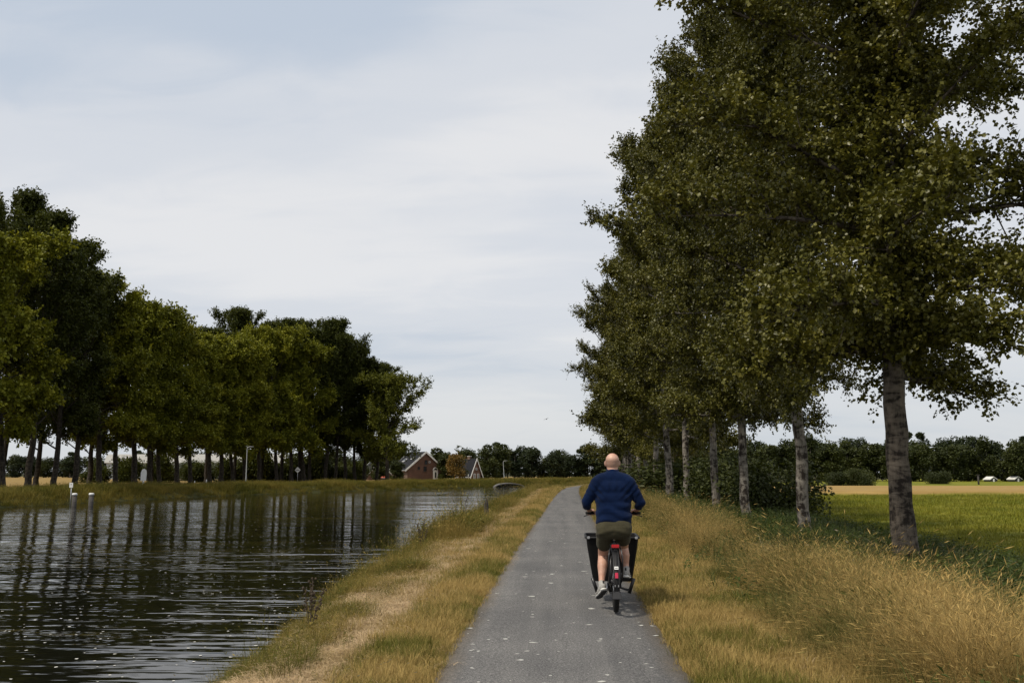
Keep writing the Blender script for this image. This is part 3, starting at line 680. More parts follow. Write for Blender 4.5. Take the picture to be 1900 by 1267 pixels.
# ------------------------------------------------------------------ grasses (scattered through geometry nodes)
def blade_set(rg, n, h, spread, width, bend, seed_head=0.0, flat=False, lean=0.0, segs=3, hvar=0.35):
    V = []; F = []; T = []
    for _ in range(n):
        a = rg.uniform(0, 6.28); q = spread * math.sqrt(rg.random())
        b0 = np.array([math.cos(a) * q, math.sin(a) * q, 0.0])
        az = rg.uniform(0, 6.28) if rg.random() < 0.7 else a
        dx, dy = math.cos(az), math.sin(az)
        hh = h * rg.uniform(1 - hvar, 1 + hvar); bd = bend * rg.uniform(0.3, 1.4)
        if flat: hh *= 0.9
        side = np.array([-dy, dx, 0]); w = width * rg.uniform(0.7, 1.3)
        tint = np.clip(rg.normal(0.5, 0.22), 0, 1)
        pts = []
        for i in range(segs + 1):
            s = i / segs
            if flat: off = np.array([dx * s * hh, dy * s * hh, 0.012 + 0.03 * math.sin(s * 3.1) * rg.uniform(.3, 1)])
            else: off = np.array([dx * bd * s * s * hh + lean * s * hh, dy * bd * s * s * hh, s * hh * (1 - 0.35 * min(bd, 1.2) * s * s)])
            pts.append(b0 + off)
        base = len(V)
        for i, p_ in enumerate(pts):
            ww = w * (1 - 0.85 * i / segs)
            V.append(p_ - side * ww / 2); V.append(p_ + side * ww / 2)
        for i in range(segs):
            k = base + 2 * i; F.append((k, k + 1, k + 3)); F.append((k, k + 3, k + 2)); T += [tint, tint]
        if rg.random() < seed_head:
            p0 = pts[-1]; d = unit(pts[-1] - pts[-2]); L = h * 0.085
            for _k in range(2):
                s2 = unit(rg.normal(size=3)); c0 = len(V)
                V += [p0 - d * L * .3, p0 + d * L * .3 + s2 * width * 1.2, p0 + d * L, p0 + d * L * .3 - s2 * width * 1.2]
                F += [(c0, c0 + 1, c0 + 2), (c0, c0 + 2, c0 + 3)]; T += [min(1, tint + .25)] * 2
    return np.array(V), np.array(F), np.array(T)

def broad_set(rg, n, h, spread, lw):
    """leafy stems: nettle, dock and the like"""
    V = []; F = []; T = []
    for _ in range(n):
        a = rg.uniform(0, 6.28); q = spread * math.sqrt(rg.random()); b0 = np.array([math.cos(a) * q, math.sin(a) * q, 0])
        d = unit(np.array([rg.normal(0, .15), rg.normal(0, .15), 1])); hh = h * rg.uniform(.6, 1.2)
        for j in range(8):
            p = b0 + d * hh * (0.2 + 0.8 * j / 7); az = j * 2.1 + rg.normal(0, .4)
            o = unit(np.array([math.cos(az), math.sin(az), rg.normal(0.15, .3)])); s = unit(np.cross(o, [0, 0, 1])); L = lw * rg.uniform(.7, 1.3) * (1.1 - .5 * j / 7)
            c = len(V); V += [p, p + o * L * .45 + s * L * .26, p + o * L + np.array([0, 0, -.25 * L]), p + o * L * .45 - s * L * .26]
            F += [(c, c + 1, c + 2), (c, c + 2, c + 3)]; T += [np.clip(rg.normal(.5, .2), 0, 1)] * 2
        c = len(V); V += [b0, b0 + np.array([.006, 0, 0]), b0 + d * hh]; F += [(c, c + 1, c + 2)]; T += [.3]
    return np.array(V), np.array(F), np.array(T)

def scatter(name, protos, P, rot, scl, var, mat, label, cat):
    V = np.concatenate([p[0] for p in protos] + [P]); nv = [len(p[0]) for p in protos]
    offs = np.cumsum([0] + nv[:-1])
    F = np.concatenate([p[1] + o for p, o in zip(protos, offs)]); T = np.concatenate([p[2] for p in protos])
    me = np_mesh(name, V, F, mat, T)
    tot = sum(nv); n = len(P)
    isp = np.zeros(tot + n, bool); isp[tot:] = True
    vr = np.concatenate([np.full(c, i) for i, c in enumerate(nv)] + [var]).astype(np.int32)
    ro = np.zeros((tot + n, 3), np.float32); ro[tot:] = rot
    sc_ = np.ones(tot + n, np.float32); sc_[tot:] = scl
    for nm, ty, key, dat in (('isp', 'BOOLEAN', 'value', isp), ('var', 'INT', 'value', vr), ('rot', 'FLOAT_VECTOR', 'vector', ro.ravel()), ('scl', 'FLOAT', 'value', sc_)):
        a = me.attributes.new(nm, ty, 'POINT'); a.data.foreach_set(key, dat)
    o = link(name, me); tag(o, label, cat, kind='stuff')
    ng = bpy.data.node_groups.new(name + '_scatter', 'GeometryNodeTree')
    ng.interface.new_socket('Geometry', in_out='INPUT', socket_type='NodeSocketGeometry'); ng.interface.new_socket('Geometry', in_out='OUTPUT', socket_type='NodeSocketGeometry')
    N, Lk = ng.nodes, ng.links
    gi, go = N.new('NodeGroupInput'), N.new('NodeGroupOutput')
    def na(nm, ty):
        q = N.new('GeometryNodeInputNamedAttribute'); q.data_type = ty; q.inputs['Name'].default_value = nm; return q.outputs[0]
    sp = N.new('GeometryNodeSeparateGeometry'); sp.domain = 'POINT'; Lk.new(gi.outputs[0], sp.inputs[0]); Lk.new(na('isp', 'BOOLEAN'), sp.inputs[1])
    e2r = N.new('FunctionNodeEulerToRotation'); Lk.new(na('rot', 'FLOAT_VECTOR'), e2r.inputs[0])
    j = N.new('GeometryNodeJoinGeometry')
    for k in range(len(protos)):
        cmp_ = N.new('FunctionNodeCompare'); cmp_.data_type = 'INT'; cmp_.operation = 'EQUAL'
        Lk.new(na('var', 'INT'), cmp_.inputs[2]); cmp_.inputs[3].default_value = k
        s2 = N.new('GeometryNodeSeparateGeometry'); s2.domain = 'POINT'; Lk.new(sp.outputs[1], s2.inputs[0]); Lk.new(cmp_.outputs[0], s2.inputs[1])
        ip = N.new('GeometryNodeInstanceOnPoints'); Lk.new(sp.outputs[0], ip.inputs['Points']); Lk.new(cmp_.outputs[0], ip.inputs['Selection'])
        Lk.new(s2.outputs[0], ip.inputs['Instance']); Lk.new(e2r.outputs[0], ip.inputs['Rotation']); Lk.new(na('scl', 'FLOAT'), ip.inputs['Scale'])
        Lk.new(ip.outputs[0], j.inputs[0])
    Lk.new(j.outputs[0], go.inputs[0])
    md = o.modifiers.new('scatter', 'NODES'); md.node_group = ng
    return o

def band(rg, n, y0, y1, s0, s1, ref, grow=0.02, power=1.0, jit=0.25, tilt=0.12):
    """points on a band beside a line ref(y), denser near the camera; the clumps grow with distance"""
    u = rg.random(n); y = y0 * (y1 / y0) ** (u ** power) if y0 > 0 else y0 + (y1 - y0) * u
    s = rg.uniform(s0, s1, n) + rg.normal(0, jit, n)
    x = ref(y) + s
    P = np.stack([x, y, gz(x, y)], 1)
    rot = np.stack([rg.normal(0, tilt, n), rg.normal(0, tilt, n), rg.uniform(0, 6.28, n)], 1)
    scl = rg.uniform(0.7, 1.3, n) * (1 + grow * np.maximum(y - 8, 0))
    return P, rot, scl, s

rg = np.random.default_rng(77)
def keep_off(P, *more, margin=0.0):
    s = P[:, 0] - xP(P[:, 1]); ok = (np.abs(s) > HW + margin)
    return (P[ok],) + tuple(m[ok] for m in more)

# short verge turf both sides of the path
pr_short = [blade_set(rg, 34, 0.085, 0.10, 0.0042, 0.7) for _ in range(3)] + [blade_set(rg, 26, 0.12, 0.08, 0.004, 0.5)]
A = [band(rg, 17000, 5.5, 95, -1.62, -1.02, xP, 0.022, 1.0, 0.10), band(rg, 2600, 12, 95, -2.5, -1.6, xP, 0.022, 1.0, 0.12), band(rg, 24000, 5.5, 95, 1.02, 2.5, xP, 0.028, 1.0, 0.08)]
P, ro, sl = (np.concatenate([a[k] for a in A]) for k in range(3))
P, ro, sl = keep_off(P, ro, sl, margin=-0.05)
edge = np.abs(np.abs(P[:, 0] - xP(P[:, 1])) - HW) < 0.10
sl = sl * np.where(edge, 0.75, 1.0)
scatter('verge_grass', pr_short, P, ro, sl, rg.integers(0, 4, len(P)), M['grass_short'], 'short dry turf on both verges of the cycle path', 'grass')
# mown straw lying on the left verge
pr_str = [blade_set(rg, 30, 0.13, 0.12, 0.0045, 0.5, flat=True) for _ in range(3)] + [blade_set(rg, 20, 0.06, 0.10, 0.004, 1.0)]
A = [band(rg, 25000, 5.5, 90, -2.75, -1.5, xP, 0.022, 1.0, 0.16), band(rg, 2600, 5.5, 60, 1.75, 2.35, xP, 0.022, 1.0, 0.1)]
P, ro, sl = (np.concatenate([a[k] for a in A]) for k in range(3)); ok = P[:, 2] > -.45; P, ro, sl = P[ok], ro[ok], sl[ok]; P[:, 2] += 0.015
scatter('mown_straw', pr_str, P, ro, sl, rg.integers(0, 4, len(P)), M['straw'], 'pale mown straw lying along the left verge and the right edge', 'straw')
# canal bank
pr_bank = [blade_set(rg, 30, 0.24, 0.12, 0.0042, 0.7, 0.10, hvar=.55) for _ in range(3)] + [broad_set(rg, 5, 0.20, 0.14, 0.06)] + [blade_set(rg, 7, 0.50, 0.16, 0.0048, 0.5, .5, hvar=.4)]
A = [band(rg, 12500, 5.5, 110, 0.08, 1.5, xN, 0.007, 1.0, 0.12), band(rg, 2500, 16, 110, 0.5, 1.8, xN, 0.008, 1.0, 0.2)]
P, ro, sl = (np.concatenate([a[k] for a in A]) for k in range(3))
s = P[:, 0] - xP(P[:, 1]); ok = (s < -2.15 - 0.12 * sm(20, 9, P[:, 1]) + rg.normal(0, .18, len(s))) & (P[:, 2] > -0.64); P, ro, sl = P[ok], ro[ok], sl[ok]
sl = sl * (0.55 + 0.45 * sm(9, 22, P[:, 1]))
pat = np.sin(P[:, 1] * 0.9) + np.sin(P[:, 1] * 0.37 + P[:, 0]) + .7 * np.sin(P[:, 1] * 2.6 + P[:, 0] * 3)
sl = sl * (0.42 + 0.85 * sm(-.9, 1.4, pat)); ok = rg.random(len(P)) < .35 + .65 * sm(-1.6, .2, pat); P, ro, sl = P[ok], ro[ok], sl[ok]
ok = np.hypot(P[:, 0] + 2.32, (P[:, 1] - 31.3) * .45) > .3; P, ro, sl = P[ok], ro[ok], sl[ok]
scatter('bank_grass', pr_bank, P, ro, sl, rg.choice(5, len(P), p=[.27, .27, .26, .12, .08]), M['grass_bank'], 'green and straw coloured bank grass at the near water edge', 'grass')
# tall clumps on the bank farther on, and round the bend
pr_tall2 = [blade_set(rg, 40, 0.46, 0.22, 0.0055, 0.5, 0.35) for _ in range(3)] + [broad_set(rg, 8, 0.42, 0.25, 0.10), blade_set(rg, 10, 0.72, 0.2, 0.006, 0.4, .6, hvar=.35)]
A = [band(rg, 2000, 17, 110, 0.2, 1.5, xN, 0.003, 0.9, 0.15), band(rg, 2200, 100, 190, 0.3, 3.6, xN, 0.002, 1.0, 0.3)]
P, ro, sl = (np.concatenate([a[k] for a in A]) for k in range(3))
ok = (P[:, 0] - xP(P[:, 1]) < -1.9); P, ro, sl = P[ok], ro[ok], sl[ok]
pat = np.sin(P[:, 1] * 0.8 + 1) + np.sin(P[:, 1] * 0.31) + .6 * np.sin(P[:, 1] * 1.9 + P[:, 0] * 2)
sl = sl * (0.34 + 0.66 * sm(-.9, 1.5, pat)) * (1 + .2 * sm(50, 35, P[:, 1])) * (1 - .5 * sm(45, 70, P[:, 1]) * sm(150, 125, P[:, 1]))
ok = np.hypot(P[:, 0] + 2.32, (P[:, 1] - 30.8) * .3) > .45; P, ro, sl = P[ok], ro[ok], sl[ok]
scatter('bank_tall_grass', pr_tall2, P, ro, sl, rg.choice(5, len(P), p=[.25, .25, .24, .18, .08]), M['grass_bank'], 'tall green clumps on the canal bank farther along the path', 'grass')
# tall dry grass right of the path
pr_dry = ([blade_set(rg, 70, 0.52, 0.20, 0.0022, 0.7, 0.5, segs=4, hvar=.5) for _ in range(4)] + [blade_set(rg, 46, 0.38, 0.18, 0.0036, 1.3, 0.05, segs=4, hvar=.5) for _ in range(2)]
          + [blade_set(rg, 14, 0.72, 0.16, 0.0026, 0.9, 0.9, segs=5, hvar=.3)])
A = [band(rg, 7600, 4.6, 70, 2.3, 5.0, xP, 0.007, 1.0, 0.2, 0.22), band(rg, 3000, 60, 160, 2.1, 6.0, xP, 0.002, 1.0, 0.3, 0.16)]
P, ro, sl = (np.concatenate([a[k] for a in A]) for k in range(3))
s = P[:, 0] - xP(P[:, 1]); sl = sl * np.interp(s, [2.0, 2.4, 3.0, 3.8, 4.6, 5.6], [.35, .65, .95, .85, .62, .42])
sl = sl * (0.42 + 0.80 * sm(-1.1, 1.3, np.sin(P[:, 1] * 1.1 + 2 * s) + np.sin(P[:, 1] * 0.47 - s) + 0.5 * np.sin(s * 4 + P[:, 1] * 3)))
ok = (s > 1.95) & (rg.random(len(s)) < .55 + .45 * sm(-1.0, .6, np.sin(P[:, 1] * 1.1 + 2 * s) + np.sin(P[:, 1] * 0.47 - s))); P, ro, sl = P[ok], ro[ok], sl[ok]
scatter('tall_dry_grass', pr_dry, P, ro, sl, rg.integers(0, 7, len(P)), M['grass_tall'], 'knee high straw coloured seeding grass right of the path', 'grass')
# green growth round the poplars
pr_gr = [blade_set(rg, 26, 0.42, 0.20, 0.012, 0.9) for _ in range(3)] + [broad_set(rg, 9, 0.42, 0.24, 0.10) for _ in range(2)]
A = [band(rg, 8000, 6, 110, 4.7, 9.0, xP, 0.010, 1.0, 0.35, 0.16)]
P, ro, sl = (np.concatenate([a[k] for a in A]) for k in range(3))
scatter('green_undergrowth', pr_gr, P, ro, sl, rg.integers(0, 5, len(P)), M['grass_green'], 'dark green nettles and grass round the feet of the right poplars', 'undergrowth')
A = [band(rg, 420, 5.0, 45, 2.3, 4.4, xP, 0.006, 1.0, 0.2, 0.16)]
P, ro, sl = (np.concatenate([a[k] for a in A]) for k in range(3)); pat = np.sin(P[:, 1] * 1.1 + 2 * (P[:, 0] - xP(P[:, 1]))) + np.sin(P[:, 1] * 0.47 - P[:, 0]); ok = pat < 0.2; P, ro, sl = P[ok], ro[ok], sl[ok] * .85
scatter('weed_clumps', pr_gr, P, ro, sl, rg.integers(0, 5, len(P)), M['grass_green'], 'dark green weeds in the gaps of the tall dry grass', 'weeds')
# far bank
pr_fb = [blade_set(rg, 44, 0.55, 0.45, 0.022, 0.5, 0.1) for _ in range(3)]
n = 12000; y = rg.uniform(44, 215, n); d = rg.uniform(0.0, 9.0, n) ** 1.0; x = xF(y) - d - 0.15
P = np.stack([x, y, gz(x, y)], 1); ro = np.stack([rg.normal(0, .12, n), rg.normal(0, .12, n), rg.uniform(0, 6.28, n)], 1); sl = rg.uniform(.6, 1.25, n) * (0.65 + 0.35 * sm(0, 1.6, d)) * (0.85 + 0.2 * wob(x * .3, y * .3))
scatter('far_bank_grass', pr_fb, P, ro, sl, rg.integers(0, 3, n), M['grass_far'], 'rough green grass strip along the far bank of the canal', 'grass')
# meadow turf
pr_me = [blade_set(rg, 40, 0.10, 0.30, 0.012, 0.8) for _ in range(2)] + [blade_set(rg, 30, 0.16, 0.25, 0.012, 0.8)]
n = 15000; u = rg.random(n); y = 14 * (95 / 14) ** u; x = xP(y) + rg.uniform(8.6, 60, n) ** 1.0
P = np.stack([x, y, gz(x, y)], 1); ro = np.stack([np.zeros(n), np.zeros(n), rg.uniform(0, 6.28, n)], 1); sl = rg.uniform(.6, 1.3, n) * (1 + 0.012 * y)
scatter('meadow_grass', pr_me, P, ro, sl, rg.integers(0, 3, n), M['grass_meadow'], 'short green grass of the meadow behind the right poplars', 'grass')
# dead pale grass hanging over left of the nearest trunk
pr_dead = [blade_set(rg, 22, 0.75, 0.10, 0.012, 1.5, 0.2, lean=-0.25)]
P = np.array([[6.75, 18.9, -.42], [6.6, 18.6, -.4], [5.0, 17.2, -.35], [4.2, 19.5, -.3], [4.6, 15.0, -.33]]); P[:, 2] = gz(P[:, 0], P[:, 1])
scatter('dead_grass_tussock', pr_dead, P, np.array([[0, 0, a] for a in (0.1, 1.0, 2.0, 4.0, 5.0)]), np.array([1.1, .9, .7, .8, .7]), np.zeros(5), M['grass_dead'], 'pale dead grass arching over beside the nearest poplar trunk', 'grass')

# small flat things: white flowers, droppings on the asphalt, fluff on the water
def discs(name, P, rx, ry, mat, label, cat, up=None, k=7, irregular=0.3, seed=3):
    rg = np.random.default_rng(seed); n = len(P)
    a = np.linspace(0, 2 * np.pi, k, endpoint=False)[None] + rg.uniform(0, 6.28, (n, 1))
    q = 1 + irregular * rg.normal(size=(n, k)).clip(-1.5, 1.5)
    V = np.stack([P[:, None, 0] + np.cos(a) * q * rx[:, None], P[:, None, 1] + np.sin(a) * q * ry[:, None], np.repeat(P[:, None, 2], k, 1)], -1)
    if up is not None: V[..., 2] += up * np.cos(a + 1.0)
    F = (np.arange(n)[:, None] * k + np.arange(k)[None])
    me = np_mesh(name, V.reshape(-1, 3), F, mat)
    return tag(link(name, me), label, cat, kind='stuff')
M['dropping'] = plain('dropping', (0.44, 0.44, 0.41), 0.9, 0, 0.15, 50)
n = 280; y = 5.6 * (34 / 5.6) ** rg.random(n); s = rg.uniform(-0.97, 0.97, n)
prof = np.interp(np.abs(s), [0, .3, .6, 1.0], [.02, .018, .012, 0.0])
P = np.stack([xP(y) + s, y, prof + 0.0035], 1)
r_ = np.minimum(np.exp(rg.normal(np.log(0.015), 0.55, n)), .046)
discs('path_droppings', P, r_, r_ * rg.uniform(.6, 1.2, n), M['dropping'], 'small white bird droppings spotted over the asphalt', 'droppings')
M['fluff'] = plain('fluff', (0.62, 0.61, 0.56), 0.9, 0, 0.1, 50)
n = 1500; y = 8 * (75 / 8) ** rg.random(n); t = rg.beta(1.0, 1.2, n); x = xN(y) - 0.2 - t * np.minimum(28, 8 + y * 0.6)
keep = x > xF(y) + .3; x, y = x[keep], y[keep]; n = len(x)
P = np.stack([x, y, np.full(n, WATER + 0.006)], 1); r_ = rg.uniform(0.008, 0.02, n) * (1 + y * 0.008)
discs('floating_fluff', P, r_, r_, M['fluff'], 'white poplar fluff floating on the dark water', 'fluff')
M['petal'] = plain('petal', (0.68, 0.68, 0.60), 0.7, 0, 0.1, 50)
Pf, _, _, _ = band(rg, 700, 6, 40, 0.5, 2.0, xN, 0, 1, 0.2)
ok = np.sin(Pf[:, 1] * 1.3) + rg.normal(0, .5, len(Pf)) > 0.2; Pf = Pf[ok]; Pf[:, 2] += rg.uniform(.10, .24, len(Pf))
discs('white_flowers', Pf, np.full(len(Pf), .011), np.full(len(Pf), .011), M['petal'], 'small white daisy flowers dotted over the canal bank', 'flowers', up=0.005, irregular=.1)

# dock plants with dark seed stalks
M['dock'] = plain('dock', (0.055, 0.038, 0.022), 0.8, 0, 0.3, 30)
def dock(loc, h, label, seed):
    rg = np.random.default_rng(seed); r = empty('dock_plant', loc, seed); tag(r, label, 'plant', 'dock plants on the near bank')
    b = MB(); tops = []
    for k in range(4):
        a = rg.uniform(0, 6.28); tip = np.array([math.cos(a) * .22 * h, math.sin(a) * .22 * h, h * rg.uniform(.65, 1)])
        b.tube([(0, 0, -.05), tuple(tip * np.array([.35, .35, .5])), tuple(tip)], [.007, .006, .003], 5); tops.append(tip)
    b.build('stalk', M['dock'], r)
    c = MB()
    for tip in tops:
        for j in range(26):
            s = rg.uniform(.45, 1); p = tip * np.array([.35 + .65 * (s - .5) * 2 if s > .5 else .35, .35 + .65 * (s - .5) * 2 if s > .5 else .35, s]) + rg.normal(0, .018, 3)
            c.sphere(p, rg.uniform(.008, .016), 5, 3)
    c.build('seed_head', M['dock'], r)['kind'] = 'stuff'
    V, F, T = broad_set(rg, 3, 0.22, 0.10, 0.2)
    link('leaves', np_mesh('leaves', V, F, M['grass_bank'], T), r)['kind'] = 'stuff'
for (x, y, h, lab) in [(-2.75, 26.5, 1.15, 'tall dark dock plant standing before the weathered stake on the bank'), (-3.1, 21.5, .8, 'lower dock plant on the bank where the water streaks shine white'), (-2.6, 9.9, .62, 'nearest dock plant at the lower left on the bank'), (-2.8, 24, .7, 'small dock plant just before the tall one on the bank')]:
    dock((x, y, float(gz(x, y))), h, lab, int(y * 10))

# ------------------------------------------------------------------ posts, lamps, signs
b = MB(); b.box((0, 0, 0.14), (0.13, 0.11, 0.96)); b.add([(-.065, -.055, .62), (.065, -.055, .62), (.065, .055, .62), (-.065, .055, .62), (.025, -.03, .83), (.05, .02, .78)], [(0, 1, 4), (1, 2, 5, 4), (2, 3, 5), (3, 0, 4, 5)])
st = b.build('wooden_stake', M['old_wood'], None, bevel=0.008); st.location = (-2.32, 31.5, float(gz(-2.32, 31.5))); st.rotation_euler = (0.02, -0.05, 0.4)
tag(st, 'weathered splintered wooden stake in the bank grass beside the path', 'post')

def mooring(x, y, label):
    r = empty('mooring_post', (x, y, WATER)); tag(r, label, 'post', 'mooring posts at the far bank')
    MB().tube([(0, 0, -1), (0, 0, .70)], .15, 10).build('post', M['old_wood'], r, True)
    MB().tube([(0, 0, .70), (0, 0, .80), (0, 0, .84)], [.165, .165, .12], 10).build('cap', M['white_paint'], r, True)
mooring(-30.9, 58.4, 'left mooring post with white cap standing in the water under the small sign'); mooring(-30.0, 58.8, 'right mooring post with white cap standing in the water')
r = empty('bank_sign', (-32.0, 60, 0.0)); tag(r, 'small white square sign on a thin post above the mooring posts', 'sign')
MB().tube([(0, 0, -.6), (0, 0, .85)], .03, 8).build('post', M['steel_grey'], r, True)
MB().box((0, -.045, .78), (.24, .02, .32)).build('board', M['white_paint'], r)
MB().box((0, -.058, .82), (.07, .006, .05)).build('mark', M['black_plastic'], r)

def lamp(x, y, z, h, arm, lean, label):
    r = empty('street_lamp', (x, y, z)); r.rotation_euler = (0, lean, 0); tag(r, label, 'street lamp', 'street lamps on the far bank')
    MB().tube([(0, 0, -.3), (0, 0, .9), (0, 0, .95), (0, 0, h - .25), (.05, 0, h - .08), (.16, 0, h)], [.075, .07, .055, .045, .042, .04], 8).build('pole', M['steel_grey'], r, True)
    MB().tube([(.16, 0, h), (arm * .6, 0, h + .03)], [.035, .03], 8).build('arm', M['steel_grey'], r, True)
    MB().box((arm * .8, 0, h + .02), (arm * .5, .16, .09), taper=.8).build('lamp_head', M['steel_grey'], r, bevel=.02)
lamp(-36.2, 107, 0.08, 4.55, .75, 0.0, 'thin grey street lamp among the trunks on the far bank'); lamp(-9.6, 175, -.1, 3.95, .8, -0.06, 'leaning grey street lamp right of the houses before the dark wood')

r = empty('warning_sign', (-39.1, 139, 0.1)); tag(r, 'diamond shaped grey sign on a post between the far bank trunks', 'sign')
MB().tube([(0, 0.03, -.2), (0, 0.03, 2.3)], .035, 8).build('post', M['steel_grey'], r, True)
MB().box((0, 0, 1.95), (.66, .02, .66), (0, R(45), 0)).build('board', M['white_paint'], r)
MB().box((0, -.015, 1.95), (.56, .006, .09)).build('bar', M['grey_plastic'], r)
r = empty('white_marker', (-38.5, 85, 0.1), 0.3); tag(r, 'white pillar with a pale upright board between the far bank trunks', 'marker')
MB().box((0, 0, .05), (1.1, .5, .12)).build('slab', M['steel_grey'], r)
MB().tube([(0, 0, .1), (0, 0, .75)], .09, 8).build('pillar', M['white_paint'], r, True)
b = MB(); b.prism([(-.24, .75), (.24, .75), (.27, 1.5), (.22, 1.75), (.05, 1.88), (-.14, 1.8), (-.24, 1.5)], -.05, .05); b.build('board', M['white_paint'], r)
for i, (x, y, h) in enumerate([(-41.9, 106, .55), (-40.9, 107, .7)]):
    o = MB().tube([(0, 0, -.2), (0, 0, h), (0, 0, h + .03)], [.06, .06, .03], 8).build('marker_post', M['white_paint'], None, True); o.location = (x, y, .1)
    tag(o, ['left, shorter white marker post in the grass of the far bank', 'right, taller white marker post in the grass of the far bank'][i], 'post', 'white marker posts')
r = empty('field_post', (84.8, 190, -.7)); tag(r, 'dark upright post in the meadow right of the nearest poplar', 'post')
MB().tube([(0, 0, -.3), (0, 0, 1.9)], [.2, .17], 8).build('shaft', M['old_wood'], r, True); MB().box((0, 0, 1.95), (.5, .5, .1)).build('cap', M['old_wood'], r)

# low arched culvert in the far bank
def culvert():
    M['concrete'] = plain('concrete', (0.13, 0.125, 0.12), 0.85, 0, 0.2, 6, .01)
    r = empty('culvert', (-6.9, 140.6, WATER), R(8)); tag(r, 'low grey arched culvert at the water on the far bank', 'culvert')
    n = 14; pr = [(2.3 * math.cos(math.pi * i / n), 0.66 * math.sin(math.pi * i / n)) for i in range(n + 1)]; pi_ = [(2.1 * math.cos(math.pi * i / n), 0.52 * math.sin(math.pi * i / n)) for i in range(n + 1)]
    b = MB(); v = [(x, y, z) for y in (0, 3) for ring in (pr, pi_) for x, z in ring]; k = n + 1; f = []
    for i in range(n):
        f += [(i, i + 1, k + i + 1, k + i), (2 * k + i, 3 * k + i, 3 * k + i + 1, 2 * k + i + 1), (i, 2 * k + i, 2 * k + i + 1, i + 1), (k + i, k + i + 1, 3 * k + i + 1, 3 * k + i)]
    b.add(v, f).build('arch', M['concrete'], r, False)
    MB().prism(pi_ + [(-2.0, -.6), (2.0, -.6)], .12, .4).build('opening_shade', M['rubber'], r)  # black fill standing in for the shade inside the arch opening
culvert()

# ------------------------------------------------------------------ buildings
def brick_mat():
    m, n, l, p, o = new_mat('brick_wall'); g = n.new('ShaderNodeTexCoord')
    mp = n.new('ShaderNodeMapping'); mp.inputs['Rotation'].default_value = (R(90), 0, 0); l.new(g.outputs['Object'], mp.inputs[0])
    bt = n.new('ShaderNodeTexBrick'); bt.inputs['Color1'].default_value = (0.15, 0.078, 0.054, 1); bt.inputs['Color2'].default_value = (0.105, 0.058, 0.043, 1); bt.inputs['Mortar'].default_value = (0.15, 0.12, 0.10, 1)
    bt.inputs['Scale'].default_value = 4.0; bt.inputs['Mortar Size'].default_value = 0.012; l.new(mp.outputs[0], bt.inputs[0])
    f = noise_node(n, l, g.outputs['Object'], 0.8, 4, .6)
    l.new(mix_col(n, l, 1.0, bt.outputs[0], ramp_node(n, l, f, [(0.3, (.75, .72, .7)), (0.7, (1.2, 1.15, 1.1))]), 'MULTIPLY'), p.inputs['Base Color']); p.inputs['Roughness'].default_value = .9
    return m
M['brick'] = brick_mat()
def tile_mat():
    m, n, l, p, o = new_mat('roof_tiles'); g = n.new('ShaderNodeTexCoord')
    f = noise_node(n, l, g.outputs['Object'], 5, 4, .7); w = noise_node(n, l, g.outputs['Object'], 1.0, 2, .5, mscale=(.4, .4, 9))
    l.new(ramp_node(n, l, nmath(n, l, 'ADD', nmath(n, l, 'MULTIPLY', f, .6), nmath(n, l, 'MULTIPLY', w, .4)), [(.35, (.012, .013, .016)), (.65, (.030, .031, .036))]), p.inputs['Base Color'])
    p.inputs['Roughness'].default_value = .95; p.inputs['Specular IOR Level'].default_value = .1; bump(n, l, p, w, .6, .05); return m
M['tiles'] = tile_mat()
M['glass'] = plain('window_glass', (0.03, 0.035, 0.04), 0.08, 0, .1, 3, 0, .8)

def house(name, loc, rz, w, L, he, ha, label, arch_door=True, skylights=2, chimney=False, over=.25):
    """gable towards local -y; ridge along +y"""
    r = empty(name, loc, rz); tag(r, label, 'house')
    h2 = w / 2
    wall = MB(); wall.prism([(-h2, -.3), (h2, -.3), (h2, he), (0, ha), (-h2, he)], 0, L); wall.build('wall', M['brick'], r)
    k = (ha - he) / h2; ex = .45; t = .16
    rf = MB()
    for sx in (-1, 1):
        a = (0, ha + .03); bq = (sx * (h2 + ex), he - k * ex + .03)
        rf.prism([a, bq, (bq[0], bq[1] + t), (0, ha + .03 + t)], -over, L + over)
    roof = rf.build('roof', M['tiles'], r)
    for y0 in (-over - .1, L + over + .02):
        for sx in (-1, 1):
            a = (0, ha + .03); bq = (sx * (h2 + ex + .1), he - k * (ex + .1) + .03)
            MB().prism([(a[0], a[1] - .18), (bq[0], bq[1] - .18), (bq[0], bq[1] + .24), (a[0], a[1] + .24)], y0, y0 + .08).build('bargeboard', M['white_paint'], r)
    for sx in (-1, 1):
        MB().tube([(sx * (h2 + ex + .08), -over + .1, he - k * ex - .02), (sx * (h2 + ex + .08), L + over - .05, he - k * ex - .02)], .08, 6).build('gutter', M['steel_grey'], r)
    for j in range(skylights):
        yy = L * (.35 + .35 * j); q = .42 + .12 * j; x = -h2 * q; z = ha - k * h2 * q + .03 + t
        sl = MB().box((x - .03, yy, z + .07), (1.0 if j else .7, 1.1 if j else .7, .07), (0, -math.atan(k), 0)).build('skylight', M['white_paint'], roof)
        sl.parent = r
        MB().box((x - .045, yy, z + .118), (.8 if j else .5, .9 if j else .5, .02), (0, -math.atan(k), 0)).build('skylight_pane', M['glass'], sl)
    return r, h2, he, ha

